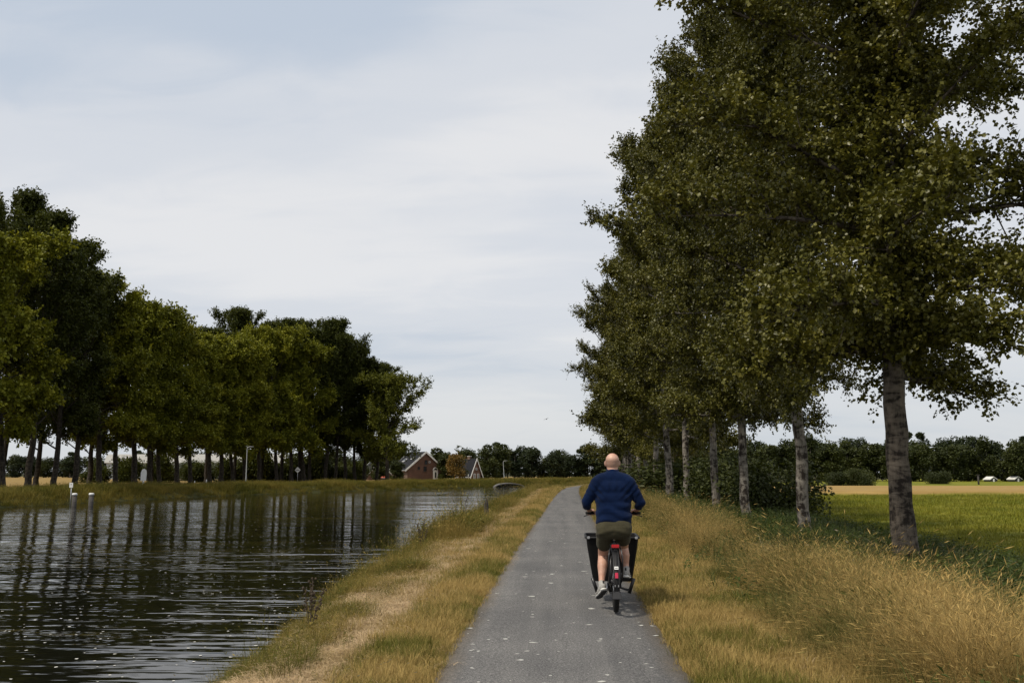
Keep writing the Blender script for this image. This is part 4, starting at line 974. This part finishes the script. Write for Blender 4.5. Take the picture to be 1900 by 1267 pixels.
def win(r, x, z, w, h, frame='white_paint', bars=1, y=0.0):
    f = MB(); t = .07
    for a, b_ in (((x, y - .03, z + h / 2), (w, .08, t)), ((x, y - .03, z - h / 2), (w, .08, t)), ((x - w / 2, y - .03, z), (t, .08, h)), ((x + w / 2, y - .03, z), (t, .08, h))): f.box(a, b_)
    for j in range(bars): f.box((x - w / 2 + w * (j + 1) / (bars + 1), y - .025, z), (.05, .06, h - .1))
    o = f.build('window', M[frame], r); MB().box((x, y - .008, z), (w - .05, .012, h - .05)).build('pane', M['glass'], o)
    MB().box((x, y - .07, z - h / 2 - .07), (w + .2, .14, .06)).build('sill', M['concrete'], o)

r, h2, he, ha = house('brick_house', (-26.6, 189, 0.1), R(32), 8.0, 8.4, 2.4, 5.7, 'brick gabled house with white bargeboards and dark tiled roof')
win(r, 0.1, 3.7, .55, .8, 'black_plastic', 0); win(r, -.1, 2.35, .6, .9, 'black_plastic', 0); win(r, -1.5, 2.5, .4, .5, 'black_plastic', 0); win(r, .9, 3.75, .3, .3, 'white_paint', 0)
dr = MB().box((2.25, -.035, 1.0), (1.05, .09, 2.0)).build('door', M['white_paint'], r); MB().box((2.25, -.09, 1.1), (.32, .02, 1.2)).build('door_pane', M['glass'], dr); MB().sphere((2.6, -.12, 1.0), .04, 6, 4).build('door_handle', M['steel_grey'], dr)
n = 10; fan = MB().prism([(2.25 + .6 * math.cos(math.pi * i / n), 2.08 + .62 * math.sin(math.pi * i / n)) for i in range(n + 1)], -.07, .02).build('fanlight', M['white_paint'], r)
MB().prism([(2.25 + .36 * math.cos(math.pi * i / n), 2.16 + .36 * math.sin(math.pi * i / n)) for i in range(n + 1)], -.085, -.06).build('fanlight_pane', M['glass'], fan)

r, h2, he, ha = house('narrow_house', (-17.0, 199, 0.1), R(48), 2.7, 4.4, 1.55, 4.45, 'narrow steep gabled brick house right of the yellowing tree', skylights=0, over=.2)
win(r, -.55, .75, .5, 1.2); win(r, .55, .75, .5, 1.2); win(r, 0, 2.4, .4, .4, 'white_paint', 0)
MB().box((0, 2.2, 4.75), (.5, .7, .7)).build('chimney', M['brick'], r); MB().box((0, 2.2, 5.13), (.62, .82, .08)).build('chimney_cap', M['white_paint'], r)
for yy in (.6, 1.7, 2.8, 3.9): MB().box((-1.72, yy, .6), (.12, .12, 1.5)).build('veranda_post', M['white_paint'], r)
r, h2, he, ha = house('low_house', (-37.5, 196, 0.1), R(30), 4.8, 6.0, 1.5, 3.6, 'low dark roofed house half hidden behind the last far bank trunks', skylights=0)
win(r, -1.0, .9, .9, 1.0); win(r, 1.1, .9, .9, 1.0)

M['shed_wall'] = plain('shed_wall', (0.34, 0.37, 0.40), 0.6, 0, .06, 2); M['shed_roof'] = plain('shed_roof', (0.60, 0.62, 0.63), 0.5, 0, .05, 2)
r = empty('long_shed', (-90, 228, 0.1)); tag(r, 'long pale grey shed behind the trunks of the far bank', 'shed')
MB().box((0, 5, 1.9), (46, 10, 4.4)).build('wall', M['shed_wall'], r)
MB().prism([(-23.4, 4.06), (23.4, 4.06), (22.8, 6.2), (-22.8, 6.2)], -.4, 5).build('roof', M['shed_roof'], r)
MB().box((0, -.06, 4.02), (46.6, .1, .12)).build('gutter', M['steel_grey'], r)
for i in range(22): MB().box((-21.6 + i * 2.06, -.04, 1.95), (.06, .06, 4.0)).build('seam', M['shed_wall'], r)
for i in range(4):
    w_ = MB().box((-15 + i * 10, -.05, 2.2), (1.6, .06, .9)).build('window', M['steel_grey'], r); MB().box((-15 + i * 10, -.09, 2.2), (1.4, .02, .7)).build('pane', M['glass'], w_)

def tent(x, y, s, label):
    r = empty('white_cabin', (x, y, -.7), 0.2); r.scale = (s,) * 3; tag(r, label, 'cabin', 'white cabins at the far edge of the meadow')
    MB().prism([(-1.3, 0), (1.3, 0), (1.3, .9), (0, 1.75), (-1.3, .9)], 0, 4).build('wall', M['grey_plastic'], r)
    b = MB()
    for sx in (-1, 1): b.prism([(0, 1.78), (sx * 1.6, .73), (sx * 1.6, .95), (0, 2.0)], -.2, 4.2)
    b.build('roof', M['white_paint'], r)
    MB().box((0, -.03, .6), (.6, .06, 1.2)).build('door', M['white_paint'], r)
tent(118.3, 256, .7, 'left white roofed cabin at the far edge of the meadow, right of the nearest poplar'); tent(124.8, 256, .75, 'right white roofed cabin at the far edge of the meadow')
M['red_cover'] = plain('red_cover', (0.42, 0.075, 0.035), 0.6, 0, .15, 4)
r = empty('garden_parasol', (-34.6, 184, 0.05)); tag(r, 'folded down red orange garden parasol left of the brick house', 'parasol')
MB().tube([(0, 0, -.1), (0, 0, 1.5)], .03, 6).build('pole', M['steel_grey'], r)
b = MB(); n = 10; b.add([(0, 0, 1.55)] + [(.95 * math.cos(2 * math.pi * i / n), .95 * math.sin(2 * math.pi * i / n), .62 + .05 * (i % 2)) for i in range(n)] + [(.55 * math.cos(2 * math.pi * i / n), .55 * math.sin(2 * math.pi * i / n), 1.3) for i in range(n)],
    [(0, 1 + n + i, 1 + n + (i + 1) % n) for i in range(n)] + [(1 + n + i, 1 + i, 1 + (i + 1) % n, 1 + n + (i + 1) % n) for i in range(n)]); b.build('canopy', M['red_cover'], r)

# a bird over the path
M['feather'] = plain('feather', (0.02, 0.02, 0.022), .7)
r = empty('flying_bird', (-.55, 60, 5.05), 0.5); r.rotation_euler = (0, R(-22), .3); tag(r, 'small dark bird gliding low in the sky above the path', 'bird')
MB().sphere((0, 0, 0), (.035, .10, .032), 8, 6).build('body', M['feather'], r, True)
for sx in (-1, 1): MB().add([(sx * .02, .05, .01), (sx * .02, -.04, .01), (sx * .12, -.03, .03), (sx * .21, -.05, .0), (sx * .12, .055, .035), (sx * .02, .05, .018), (sx * .12, .0, .045)], [(0, 1, 2, 4), (2, 3, 4), (5, 6, 1), (5, 4, 6), (6, 4, 3), (6, 3, 2), (1, 6, 2)]).build('wing', M['feather'], r)
MB().prism([(-.02, .004), (.02, .004), (.02, -.004), (-.02, -.004)], -.17, -.08).build('tail', M['feather'], r)

# ------------------------------------------------------------------ bicycle (local: rear wheel contact at the origin, +y forward)
BIKE_LOC, BIKE_RZ, BIKE_S = (0.665, 10.55, 0.02), R(-1.4), .985
bk = empty('cargo_bicycle', BIKE_LOC, BIKE_RZ, BIKE_S); tag(bk, 'black front loading cargo bicycle with a box ahead of the rider, on the path', 'bicycle')
def wheel(cy, rad, nsp):
    w = empty('wheel', (0, 0, 0)); w.parent = bk
    MB().torus((0, cy, rad), rad - .031, .031, 48, 12, 1.0).build('tyre', M['rubber'], w, True)
    b = MB(); b.torus((0, cy, rad), rad - .056, .012, 48, 8, 1.2); b.build('rim', M['black_metal'], w, True)
    h = MB(); h.tube([(-.055, cy, rad), (-.03, cy, rad), (-.028, cy, rad), (.028, cy, rad), (.03, cy, rad), (.055, cy, rad)], [.02, .045, .03, .03, .045, .02], 12); h.build('hub', M['black_metal'], w, True)
    s = MB()
    for i in range(nsp):
        a = 2 * math.pi * i / nsp; sx = .03 if i % 2 else -.03
        s.tube([(sx, cy + .04 * math.cos(a + .5), rad + .04 * math.sin(a + .5)), (0, cy + (rad - .06) * math.cos(a), rad + (rad - .06) * math.sin(a))], .0014, 4, False)
    s.build('spokes', M['alloy'], w)
wheel(0.0, .335, 32); wheel(1.80, .255, 24)
fr = MB()
BB = (0, .47, .265)
fr.tube([BB, (0, .30, .60), (0, .22, .78)], [.024, .020, .018], 10)
for sx in (-.062, .062): fr.tube([(0.02 * np.sign(sx), .44, .265), (sx, .28, .30), (sx, 0.0, .335)], [.014, .013, .012], 8); fr.tube([(sx, 0, .335), (sx * .7, .16, .56), (.01 * np.sign(sx), .255, .69)], [.011, .010, .010], 8)
fr.tube([BB, (0, .62, .24), (0, .90, .17), (0, 1.30, .165), (0, 1.45, .25), (0, 1.53, .42)], [.03, .03, .028, .028, .028, .028], 10)
fr.tube([(0, .27, .66), (0, .45, .56), (0, .66, .50)], [.022, .022, .022], 10); fr.tube([(0, .66, .23), (0, .66, .55), (0, .63, .72)], [.026, .024, .022], 10)
fr.tube([(0, 1.53, .36), (0, 1.49, .58)], .024, 10)
fr.build('frame', M['black_metal'], bk, True)
fk = MB()
for sx in (-.055, .055): fk.tube([(sx, 1.80, .255), (sx, 1.68, .42), (sx * .6, 1.60, .54)], [.011, .013, .015], 8)
fk.tube([(-.05, 1.6, .54), (.05, 1.6, .54)], .014, 8); fk.tube([(0, 1.6, .53), (0, 1.53, .66)], .016, 8); fk.build('fork', M['black_metal'], bk, True)
MB().tube([BB[:0] + (-.04, .47, .265), (.04, .47, .265)], .075, 16).build('motor', M['black_plastic'], bk, True)
MB().tube([(0.052, .47, .265), (.058, .47, .265)], .085, 20).build('chainring', M['black_metal'], bk, True)
MB().box((.056, .235, .30), (.022, .50, .13), (R(-8), 0, 0)).build('chain_guard', M['black_plastic'], bk, bevel=.008)
# cargo box: open tub, wide rim, narrow floor
def tub():
    def ring(y0, y1, hw, z, r_=.05):
        pts = []
        for cx, cy, a0 in ((hw - r_, y1 - r_, 0), (-hw + r_, y1 - r_, 90), (-hw + r_, y0 + r_, 180), (hw - r_, y0 + r_, 270)):
            for k in range(4): a = R(a0 + 30 * k); pts.append((cx + r_ * math.cos(a), cy + r_ * math.sin(a), z))
        return pts
    rings = [ring(.86, 1.38, .238, .245), ring(.84, 1.46, .268, .42), ring(.80, 1.54, .305, .65), ring(.78, 1.56, .318, .765), ring(.795, 1.545, .305, .765), ring(.815, 1.525, .292, .65), ring(.87, 1.36, .205, .262)]
    n = len(rings[0]); v = [p for q in rings for p in q]; f = []
    for i in range(len(rings) - 1):
        for k in range(n): f.append((i * n + k, i * n + (k + 1) % n, (i + 1) * n + (k + 1) % n, (i + 1) * n + k))
    f.append(tuple(range(n - 1, -1, -1))); f.append(tuple((len(rings) - 1) * n + k for k in range(n)))
    b = MB().add(v, f); b.build('cargo_box', M['black_box'], bk, False)
    rim = ring(.772, 1.568, .326, .772, .06)
    MB().tube(rim + [rim[0]], .0135, 8, False).build('box_rim', M['black_plastic'], bk, True)
    for sx in (-1, 1): MB().box((sx * .29, .772, .775), (.035, .03, .03)).build('rim_clip', M['alloy'], bk, bevel=.005)
tub()
# bench edge inside the box, battery, stand
MB().box((0, 1.2, .55), (.50, .22, .02)).build('box_bench', M['black_plastic'], bk)
ks = MB(); 
for sx in (-1, 1): ks.tube([(sx * .04, .84, .19), (sx * .17, .80, .155), (sx * .205, .76, .16)], .013, 8); ks.tube([(sx * .19, .71, .125), (sx * .25, .72, .30)], [.021, .021], 8)
ks.build('stand', M['black_metal'], bk, True)
# seat post, saddle, steering column, bar
MB().tube([(0, .235, .745), (0, .205, .84)], .0135, 10).build('seat_post', M['alloy'], bk, True)
sd = MB()
secs = [(.12, .07, .862), (.14, .095, .868), (.19, .10, .87), (.25, .075, .868), (.33, .042, .862), (.39, .026, .858)]
v = []; f = []; n = 12
for y_, hw, zt in secs:
    for k in range(n):
        a = 2 * math.pi * k / n; v.append((hw * math.cos(a), y_, zt - .02 + .028 * math.sin(a)))
for i in range(len(secs) - 1):
    for k in range(n): f.append((i * n + k, i * n + (k + 1) % n, (i + 1) * n + (k + 1) % n, (i + 1) * n + k))
f += [tuple(range(n - 1, -1, -1)), tuple((len(secs) - 1) * n + k for k in range(n))]
sd.add(v, f).build('saddle', M['black_plastic'], bk, True)
MB().tube([(0, .63, .70), (0, .60, 1.0), (0, .60, 1.075)], [.018, .017, .016], 10).build('steering_column', M['black_metal'], bk, True)
hb = MB(); pts = [(-.315, .42 + .0, 1.085), (-.22, .47, 1.09), (-.13, .545, 1.09), (-.06, .60, 1.08), (.06, .60, 1.08), (.13, .545, 1.09), (.22, .47, 1.09), (.315, .42, 1.085)]
hb.tube(pts, .0115, 8).build('handlebar', M['black_metal'], bk, True)
for sx in (-1, 1):
    MB().tube([(sx * .205, .478, 1.09), (sx * .32, .417, 1.085)], [.017, .0175], 10).build('grip', M['rubber'], bk, True)
    MB().tube([(sx * .19, .505, 1.085), (sx * .23, .52, 1.075), (sx * .33, .47, 1.05), (sx * .345, .45, 1.045)], [.008, .007, .006, .006], 6).build('brake_lever', M['black_metal'], bk, True)
MB().tube([(-.16, .52, 1.10), (-.16, .515, 1.145)], [.026, .022], 10).build('bell', M['black_metal'], bk, True)
MB().box((.03, .575, 1.12), (.08, .05, .05), (R(30), 0, 0)).build('display', M['black_plastic'], bk, bevel=.006)
# rear mudguard, stays, light, reflector, label
mg = MB(); v = []; f = []; k = 5; N = 26
for i in range(N + 1):
    a = R(28 + 170 * i / N)
    for j in range(k):
        q = (j / (k - 1) - .5) * 2; rr = .362 - .014 * q * q
        v.append((q * .034, rr * math.cos(a), .335 + rr * math.sin(a)))
for i in range(N):
    for j in range(k - 1): f.append((i * k + j, i * k + j + 1, (i + 1) * k + j + 1, (i + 1) * k + j))
n0 = len(v); v += [(x * 1.02, (y_) * .992, .335 + (z - .335) * .985) for x, y_, z in v]; f += [tuple(i + n0 for i in q[::-1]) for q in f]
mg.add(v, f).build('mudguard', M['black_plastic'], bk, True)
def on_guard(deg, out=.366): a = R(deg); return (0, out * math.cos(a), .335 + out * math.sin(a))
p = on_guard(196); MB().box((0, p[1] - .004, p[2]), (.088, .016, .085), (R(-10), 0, 0), taper=1.12).build('mud_flap', M['grey_plastic'], bk, bevel=.004)
for sx in (-1, 1):
    for q_ in (.028,): MB().tube([(sx * q_, .368 * math.cos(R(a)), .335 + .368 * math.sin(R(a))) for a in range(110, 192, 8)], .003, 5).build('guard_edge', M['grey_plastic'], bk, True)
    MB().tube([(sx * .045, -.05, .735), (sx * .068, -.12, .69), (sx * .078, -.17, .60), (sx * .078, -.165, .48), (sx * .072, -.06, .38), (sx * .068, 0, .335)], .0075, 8).build('rack_strut', M['black_metal'], bk, True)
    MB().tube([(sx * .045, .22, .735), (sx * .045, -.08, .735)], .007, 6).build('rack_rail', M['black_metal'], bk, True)
MB().box((0, -.11, .745), (.10, .04, .05)).build('tail_light_case', M['black_plastic'], bk, bevel=.008)
MB().box((0, -.133, .742), (.086, .012, .038)).build('tail_light', M['red_lens'], bk, bevel=.005)
p = on_guard(150, .372); lb = MB().box(p, (.044, .006, .034), (R(-30), 0, 0)).build('label_plate', M['white_paint'], bk)
MB().box((0, p[1] - .004, p[2] + .002), (.028, .004, .006), (R(-30), 0, 0)).build('label_print', M['grey_plastic'], lb)
p = on_guard(163, .373); MB().box(p, (.036, .012, .062), (R(-17), 0, 0)).build('reflector', M['pink_lens'], bk, bevel=.004)
for sx in (-1, 1): MB().box((sx * .018, on_guard(180, .37)[1], .335), (.009, .008, .022)).build('guard_bolt', M['alloy'], bk)
# cranks and pedals: left one low and back, right one higher and forward
ca = R(205)
cr = MB(); cl_ = .165
Lp = (-.165, BB[1] - cl_ * math.cos(R(38)), BB[2] - cl_ * math.sin(R(38))); Rp = (.165, BB[1] + cl_ * math.cos(R(38)), BB[2] + cl_ * math.sin(R(38)))
for sx, pp in ((-1, Lp), (1, Rp)):
    MB().tube([(sx * .07, BB[1], BB[2]), (sx * .095, pp[1], pp[2])], [.014, .011], 8).build('crank', M['alloy'], bk, True)
    pd = MB().box((sx * .16, pp[1], pp[2]), (.10, .085, .022), (R(-12) if sx < 0 else 0, 0, 0)).build('pedal', M['black_plastic'], bk, bevel=.004)
    MB().tube([(sx * .095, pp[1], pp[2]), (sx * .16, pp[1], pp[2])], .007, 6).build('pedal_axle', M['alloy'], bk, True)
MB().torus((.056, .235, .30), .01, .004, 8, 4).build('chain_bolt', M['alloy'], bk)

# ------------------------------------------------------------------ rider
def capsule_mesh(b, p0, r0, p1, r1, n=16):
    p0, p1 = Vector(p0), Vector(p1); d = p1 - p0; L = d.length; d = d.normalized()
    pts, rs = [], []
    for a in (-88, -65, -40, -15, 0): pts.append(p0 + d * r0 * math.sin(R(a))); rs.append(max(r0 * math.cos(R(a)), 1e-4))
    for a in (0, 15, 40, 65, 88): pts.append(p1 + d * r1 * math.sin(R(a))); rs.append(max(r1 * math.cos(R(a)), 1e-4))
    b.tube(pts, rs, n)

def blob(name, parts, mat, parent, voxel=0.009, smooth=6, label=None, post=None):
    b = MB()
    for p in parts:
        if p[0] == 'c': capsule_mesh(b, *p[1:])
        elif p[0] == 'e':                                              # ellipsoid, optional tilt about x
            c, r_ = p[1], p[2]; t = MB().sphere((0, 0, 0), r_, 20, 14); m = Euler(p[3] if len(p) > 3 else (0, 0, 0)).to_matrix()
            b.add([m @ Vector(q) + Vector(c) for q in t.v], t.f)
        elif p[0] == 'b': b.box(*p[1:])
    me = bpy.data.meshes.new(name); me.from_pydata(b.v, [], b.f); me.validate()
    o = bpy.data.objects.new(name, me); COL.objects.link(o)
    rm = o.modifiers.new('remesh', 'REMESH'); rm.mode = 'VOXEL'; rm.voxel_size = voxel
    s = o.modifiers.new('smooth', 'SMOOTH'); s.iterations = smooth; s.factor = .5
    bpy.context.view_layer.update()
    dg = bpy.context.evaluated_depsgraph_get()
    m2 = bpy.data.meshes.new_from_object(o.evaluated_get(dg)); m2.name = name
    bpy.data.objects.remove(o); bpy.data.meshes.remove(me)
    if post is not None:
        co = np.empty(len(m2.vertices) * 3, np.float32); m2.vertices.foreach_get('co', co); co = post(co.reshape(-1, 3)); m2.vertices.foreach_set('co', co.astype(np.float32).ravel())
    m2.materials.clear(); m2.materials.append(mat)
    m2.polygons.foreach_set('use_smooth', [True] * len(m2.polygons))
    r = link(name, m2, parent)
    if label: r['label'] = label
    return r

def skin_mat():
    m, n, l, p, o = new_mat('skin'); g = n.new('ShaderNodeTexCoord')
    f = noise_node(n, l, g.outputs['Object'], 9, 4, .6); f2 = noise_node(n, l, g.outputs['Object'], 120, 2, .6)
    sx = n.new('ShaderNodeSeparateXYZ'); l.new(g.outputs['Object'], sx.inputs[0])
    m1 = n.new('ShaderNodeMapRange'); m1.interpolation_type = 'SMOOTHSTEP'; m1.inputs[1].default_value = 1.60; m1.inputs[2].default_value = 1.655; l.new(sx.outputs[2], m1.inputs[0])
    m2 = n.new('ShaderNodeMapRange'); m2.interpolation_type = 'SMOOTHSTEP'; m2.inputs[1].default_value = 1.74; m2.inputs[2].default_value = 1.69; l.new(sx.outputs[2], m2.inputs[0])
    m3 = n.new('ShaderNodeMapRange'); m3.interpolation_type = 'SMOOTHSTEP'; m3.inputs[1].default_value = .43; m3.inputs[2].default_value = .39; l.new(sx.outputs[1], m3.inputs[0])
    stub = nmath(n, l, 'MULTIPLY', nmath(n, l, 'MULTIPLY', m1.outputs[0], m2.outputs[0]), nmath(n, l, 'MULTIPLY', m3.outputs[0], nmath(n, l, 'ADD', nmath(n, l, 'MULTIPLY', f2, .5), .25)))
    l.new(mix_col(n, l, stub, ramp_node(n, l, f, [(.35, (.40, .205, .14)), (.65, (.52, .315, .235))]), (.16, .11, .085)), p.inputs['Base Color'])
    p.inputs['Roughness'].default_value = .5; p.inputs['Subsurface Weight'].default_value = .12; p.inputs['Subsurface Radius'].default_value = (.01, .004, .002); bump(n, l, p, f2, .25, .002); return m
def cloth_mat(name, lo, hi, scale, bm=.004, rough=.95):
    m, n, l, p, o = new_mat(name); g = n.new('ShaderNodeTexCoord')
    f = noise_node(n, l, g.outputs['Object'], 5, 4, .6); f2 = noise_node(n, l, g.outputs['Object'], scale, 3, .7)
    l.new(ramp_node(n, l, nmath(n, l, 'ADD', nmath(n, l, 'MULTIPLY', f, .6), nmath(n, l, 'MULTIPLY', f2, .4)), [(.35, lo), (.65, hi)]), p.inputs['Base Color'])
    p.inputs['Roughness'].default_value = rough; p.inputs['Sheen Weight'].default_value = .06; p.inputs['Sheen Roughness'].default_value = .5; p.inputs['Specular IOR Level'].default_value = .06
    bump(n, l, p, nmath(n, l, 'ADD', nmath(n, l, 'MULTIPLY', f, 1.0), nmath(n, l, 'MULTIPLY', f2, .25)), .7, .02); return m
M['skin'] = skin_mat()
M['navy'] = cloth_mat('navy_knit', (.0018, .0065, .026), (.0035, .012, .045), 160)
M['khaki'] = cloth_mat('khaki_twill', (.040, .036, .022), (.066, .060, .036), 220)
M['shoe_grey'] = cloth_mat('shoe_mesh', (.26, .25, .235), (.40, .39, .37), 200)
M['shoe_white'] = plain('shoe_white', (.66, .65, .62), .6, 0, .08, 40); M['shoe_dark'] = plain('shoe_dark', (.02, .02, .022), .8, 0, .2, 60)

man = empty('person', BIKE_LOC, BIKE_RZ, BIKE_S); tag(man, 'bald man in navy sweater, khaki shorts and grey sneakers riding the cargo bicycle away', 'person')
SH = 1.475
hipL, hipR = (-.10, .20, .93), (.10, .20, .93)
kneeL, kneeR = (-.125, .50, .585), (.125, .58, .68)
ankL, ankR = (-.155, .255, .275), (.150, .50, .445)
ankL = (-.150, .25, .285); ankR = (.148, .475, .43)
def arm(sx):
    sh = (sx * .19, .27, SH - .03); el = (sx * .315, .285, 1.215); wr = (sx * .292, .385, 1.135); return sh, el, wr
body = [('e', (0, .380, 1.685), (.082, .100, .104), (R(-4), 0, 0)), ('e', (0, .40, 1.655), (.074, .088, .105)), ('e', (0, .365, 1.705), (.080, .088, .086)), ('c', (0, .40, 1.60), .062, (0, .43, 1.585), .055), ('c', (0, .345, 1.54), .064, (0, .37, 1.62), .064),
        ('c', (0, .485, 1.665), .012, (0, .503, 1.645), .016), ('e', (0, .455, 1.715), (.06, .03, .022)), ('e', (0, .475, 1.605), (.028, .014, .010)), ('e', (0, .46, 1.575), (.03, .025, .02)),
        ('c', (0, .33, 1.48), .06, (0, .29, 1.20), .08), ('c', (0, .28, 1.2), .08, (0, .23, .97), .09)]
for sx in (-1, 1):
    body += [('e', (sx * .083, .385, 1.668), (.014, .022, .034), (R(-10), 0, R(-25) * sx)), ('e', (sx * .032, .468, 1.688), (.016, .012, .010)), ('e', (sx * .045, .455, 1.645), (.022, .02, .022))]
    s, e_, w_ = arm(sx)
    body += [('c', s, .052, e_, .042), ('c', e_, .042, w_, .029), ('c', (0, .33, 1.47), .05, s, .05)]
    # hand round the grip
    gx, gy, gz_ = sx * .262, .448, 1.0875
    palm = (sx * .272, .425, 1.118)
    body += [('c', w_, .028, palm, .024), ('c', (gx + sx * .030, .425, 1.112), .016, (gx - sx * .028, .455, 1.118), .016), ('c', palm, .02, (gx, gy + .01, 1.118), .017)]
    for k, (o_, ln) in enumerate(((-.036, .92), (-.012, 1.0), (.012, .96), (.034, .82))):
        bx = gx + sx * o_; by = gy + .004 - o_ * .5
        a0 = (bx, by + .018, 1.118); a1 = (bx, by + .040 * ln, 1.098); a2 = (bx, by + .030 * ln, 1.068); a3 = (bx, by + .006, 1.062)
        body += [('c', a0, .0105, a1, .0098), ('c', a1, .0098, a2, .0092), ('c', a2, .0092, a3, .0085)]
    body += [('c', (gx - sx * .030, gy - .02, 1.112), .012, (gx - sx * .052, gy - .004, 1.092), .011), ('c', (gx - sx * .052, gy - .004, 1.092), .0105, (gx - sx * .052, gy + .022, 1.07), .0095)]
for hp, kn, ak in ((hipL, kneeL, ankL), (hipR, kneeR, ankR)):
    calf = tuple(a * .62 + c * .38 for a, c in zip(kn, ak)); calf = (calf[0], calf[1] - .028, calf[2])
    low = tuple(a * .25 + c * .75 for a, c in zip(kn, ak))
    body += [('c', hp, .088, kn, .058), ('c', kn, .056, calf, .060), ('c', calf, .060, low, .040), ('c', low, .040, ak, .034), ('c', ak, .036, (ak[0], ak[1] - .018, ak[2] - .045), .032), ('c', ak, .032, (ak[0], ak[1] + .14, ak[2] - .085), .026),
             ('e', (kn[0], kn[1] + .03, kn[2]), (.045, .035, .05))]
blob('body', body, M['skin'], man, .0065, 4)
eye = None
def sweater():
    P = [('c', (-.125, .315, 1.475), .086, (.125, .315, 1.475), .086), ('c', (-.105, .295, 1.37), .118, (.105, .295, 1.37), .118), ('c', (-.095, .275, 1.25), .122, (.095, .275, 1.25), .122), ('c', (-.09, .255, 1.15), .122, (.09, .255, 1.15), .122), ('c', (-.09, .235, 1.06), .120, (.09, .235, 1.06), .120),
         ('c', (-.092, .225, 1.02), .124, (.092, .225, 1.02), .124), ('c', (0, .33, 1.50), .095, (0, .35, 1.555), .074), ('c', (-.06, .325, 1.50), .08, (.06, .325, 1.50), .08)]
    for sx in (-1, 1):
        s, e_, w_ = arm(sx)
        mid = tuple(a * .5 + c * .5 for a, c in zip(e_, w_)); end = tuple(a * .38 + c * .62 for a, c in zip(e_, w_))
        P += [('c', (sx * .15, .30, 1.465), .085, (s[0], s[1], s[2] - .02), .078), ('c', s, .076, e_, .062), ('c', e_, .064, mid, .056), ('c', mid, .056, end, .047), ('c', (sx * .13, .28, 1.30), .09, (sx * .21, .275, 1.33), .06)]
    def post(co):                                                      # folds of the knit
        x, y, z = co.T
        f = .0095 * np.sin(z * 52 + 9 * np.abs(x) + 2.0 * np.sin(x * 14)) * np.exp(-((z - 1.08) / .16) ** 2)
        f += .010 * np.sin((z - np.abs(x) * 1.1) * 70) * np.exp(-((z - 1.33) / .10) ** 2 - ((np.abs(x) - .20) / .10) ** 2)
        f += .006 * np.sin(x * 75) * np.exp(-((z - 1.42) / .06) ** 2) * (np.abs(x) < .07)
        c = np.stack([x * .6, y - .27, 0 * z], 1); return co + unit(c) * f[:, None]
    sw = blob('sweater', P, M['navy'], man, .008, 26, post=post)
    MB().tube([(.064 * math.cos(a), .355 + .062 * math.sin(a), 1.592 + .014 * math.sin(a)) for a in np.linspace(0, 2 * math.pi, 25)], .012, 8, False).build('collar', M['navy'], sw, True)
sweater()
def shorts():
    P = [('c', (-.092, .19, .925), .118, (.092, .19, .925), .118), ('c', (-.105, .165, .90), .105, (.105, .165, .90), .105)]
    for hp, kn in ((hipL, kneeL), (hipR, kneeR)):
        e_ = tuple(a * .50 + c * .50 for a, c in zip(hp, kn)); P += [('c', hp, .112, e_, .092)]
        d = (Vector(kn) - Vector(hp)).normalized(); q = Vector(hp) * .42 + Vector(kn) * .58
        P += [('c', e_, .092, tuple(q), .090)]
    def post(co):
        x, y, z = co.T
        f = .004 * np.sin(z * 70 + x * 25 * np.sign(x)) * np.exp(-((z - .86) / .08) ** 2)
        return co + unit(np.stack([x - .1 * np.sign(x), y - .25, 0 * z], 1)) * f[:, None]
    blob('shorts', P, M['khaki'], man, .008, 6, post=post)
shorts()
def shoe(ak, pitch, yaw):
    r = empty('shoe', ak); r.rotation_euler = (pitch, 0, yaw); r.parent = man
    blob('upper', [('e', (0, -.01, -.040), (.042, .060, .055)), ('c', (0, -.03, -.030), .036, (0, .0, .008), .040), ('c', (0, .0, -.045), .042, (0, .10, -.062), .038), ('e', (0, .14, -.068), (.044, .065, .026))], M['shoe_grey'], r, .006, 4)
    blob('midsole', [('c', (0, -.035, -.088), .024, (0, .04, -.090), .022), ('e', (0, -.035, -.082), (.042, .042, .018)), ('e', (0, .05, -.090), (.040, .12, .014)), ('e', (0, .14, -.092), (.047, .075, .013))], M['shoe_white'], r, .005, 3)
    blob('outsole', [('e', (0, -.03, -.104), (.038, .045, .011)), ('e', (0, .05, -.107), (.036, .11, .009)), ('e', (0, .14, -.107), (.043, .07, .009))], M['shoe_dark'], r, .005, 2)
    MB().box((0, -.066, .0), (.018, .008, .03), (R(10), 0, 0)).build('heel_tab', M['shoe_dark'], r, bevel=.002)
    b = MB()
    for k in range(4): b.tube([(-.022, .045 + k * .022, -.012 - k * .008), (0, .047 + k * .022, -.004 - k * .008), (.022, .045 + k * .022, -.012 - k * .008)], .0035, 5)
    b.build('laces', M['shoe_white'], r, True)
shoe(ankL, R(-26), R(18)); shoe(ankR, R(-6), R(-8))
print('objects', len(bpy.data.objects))
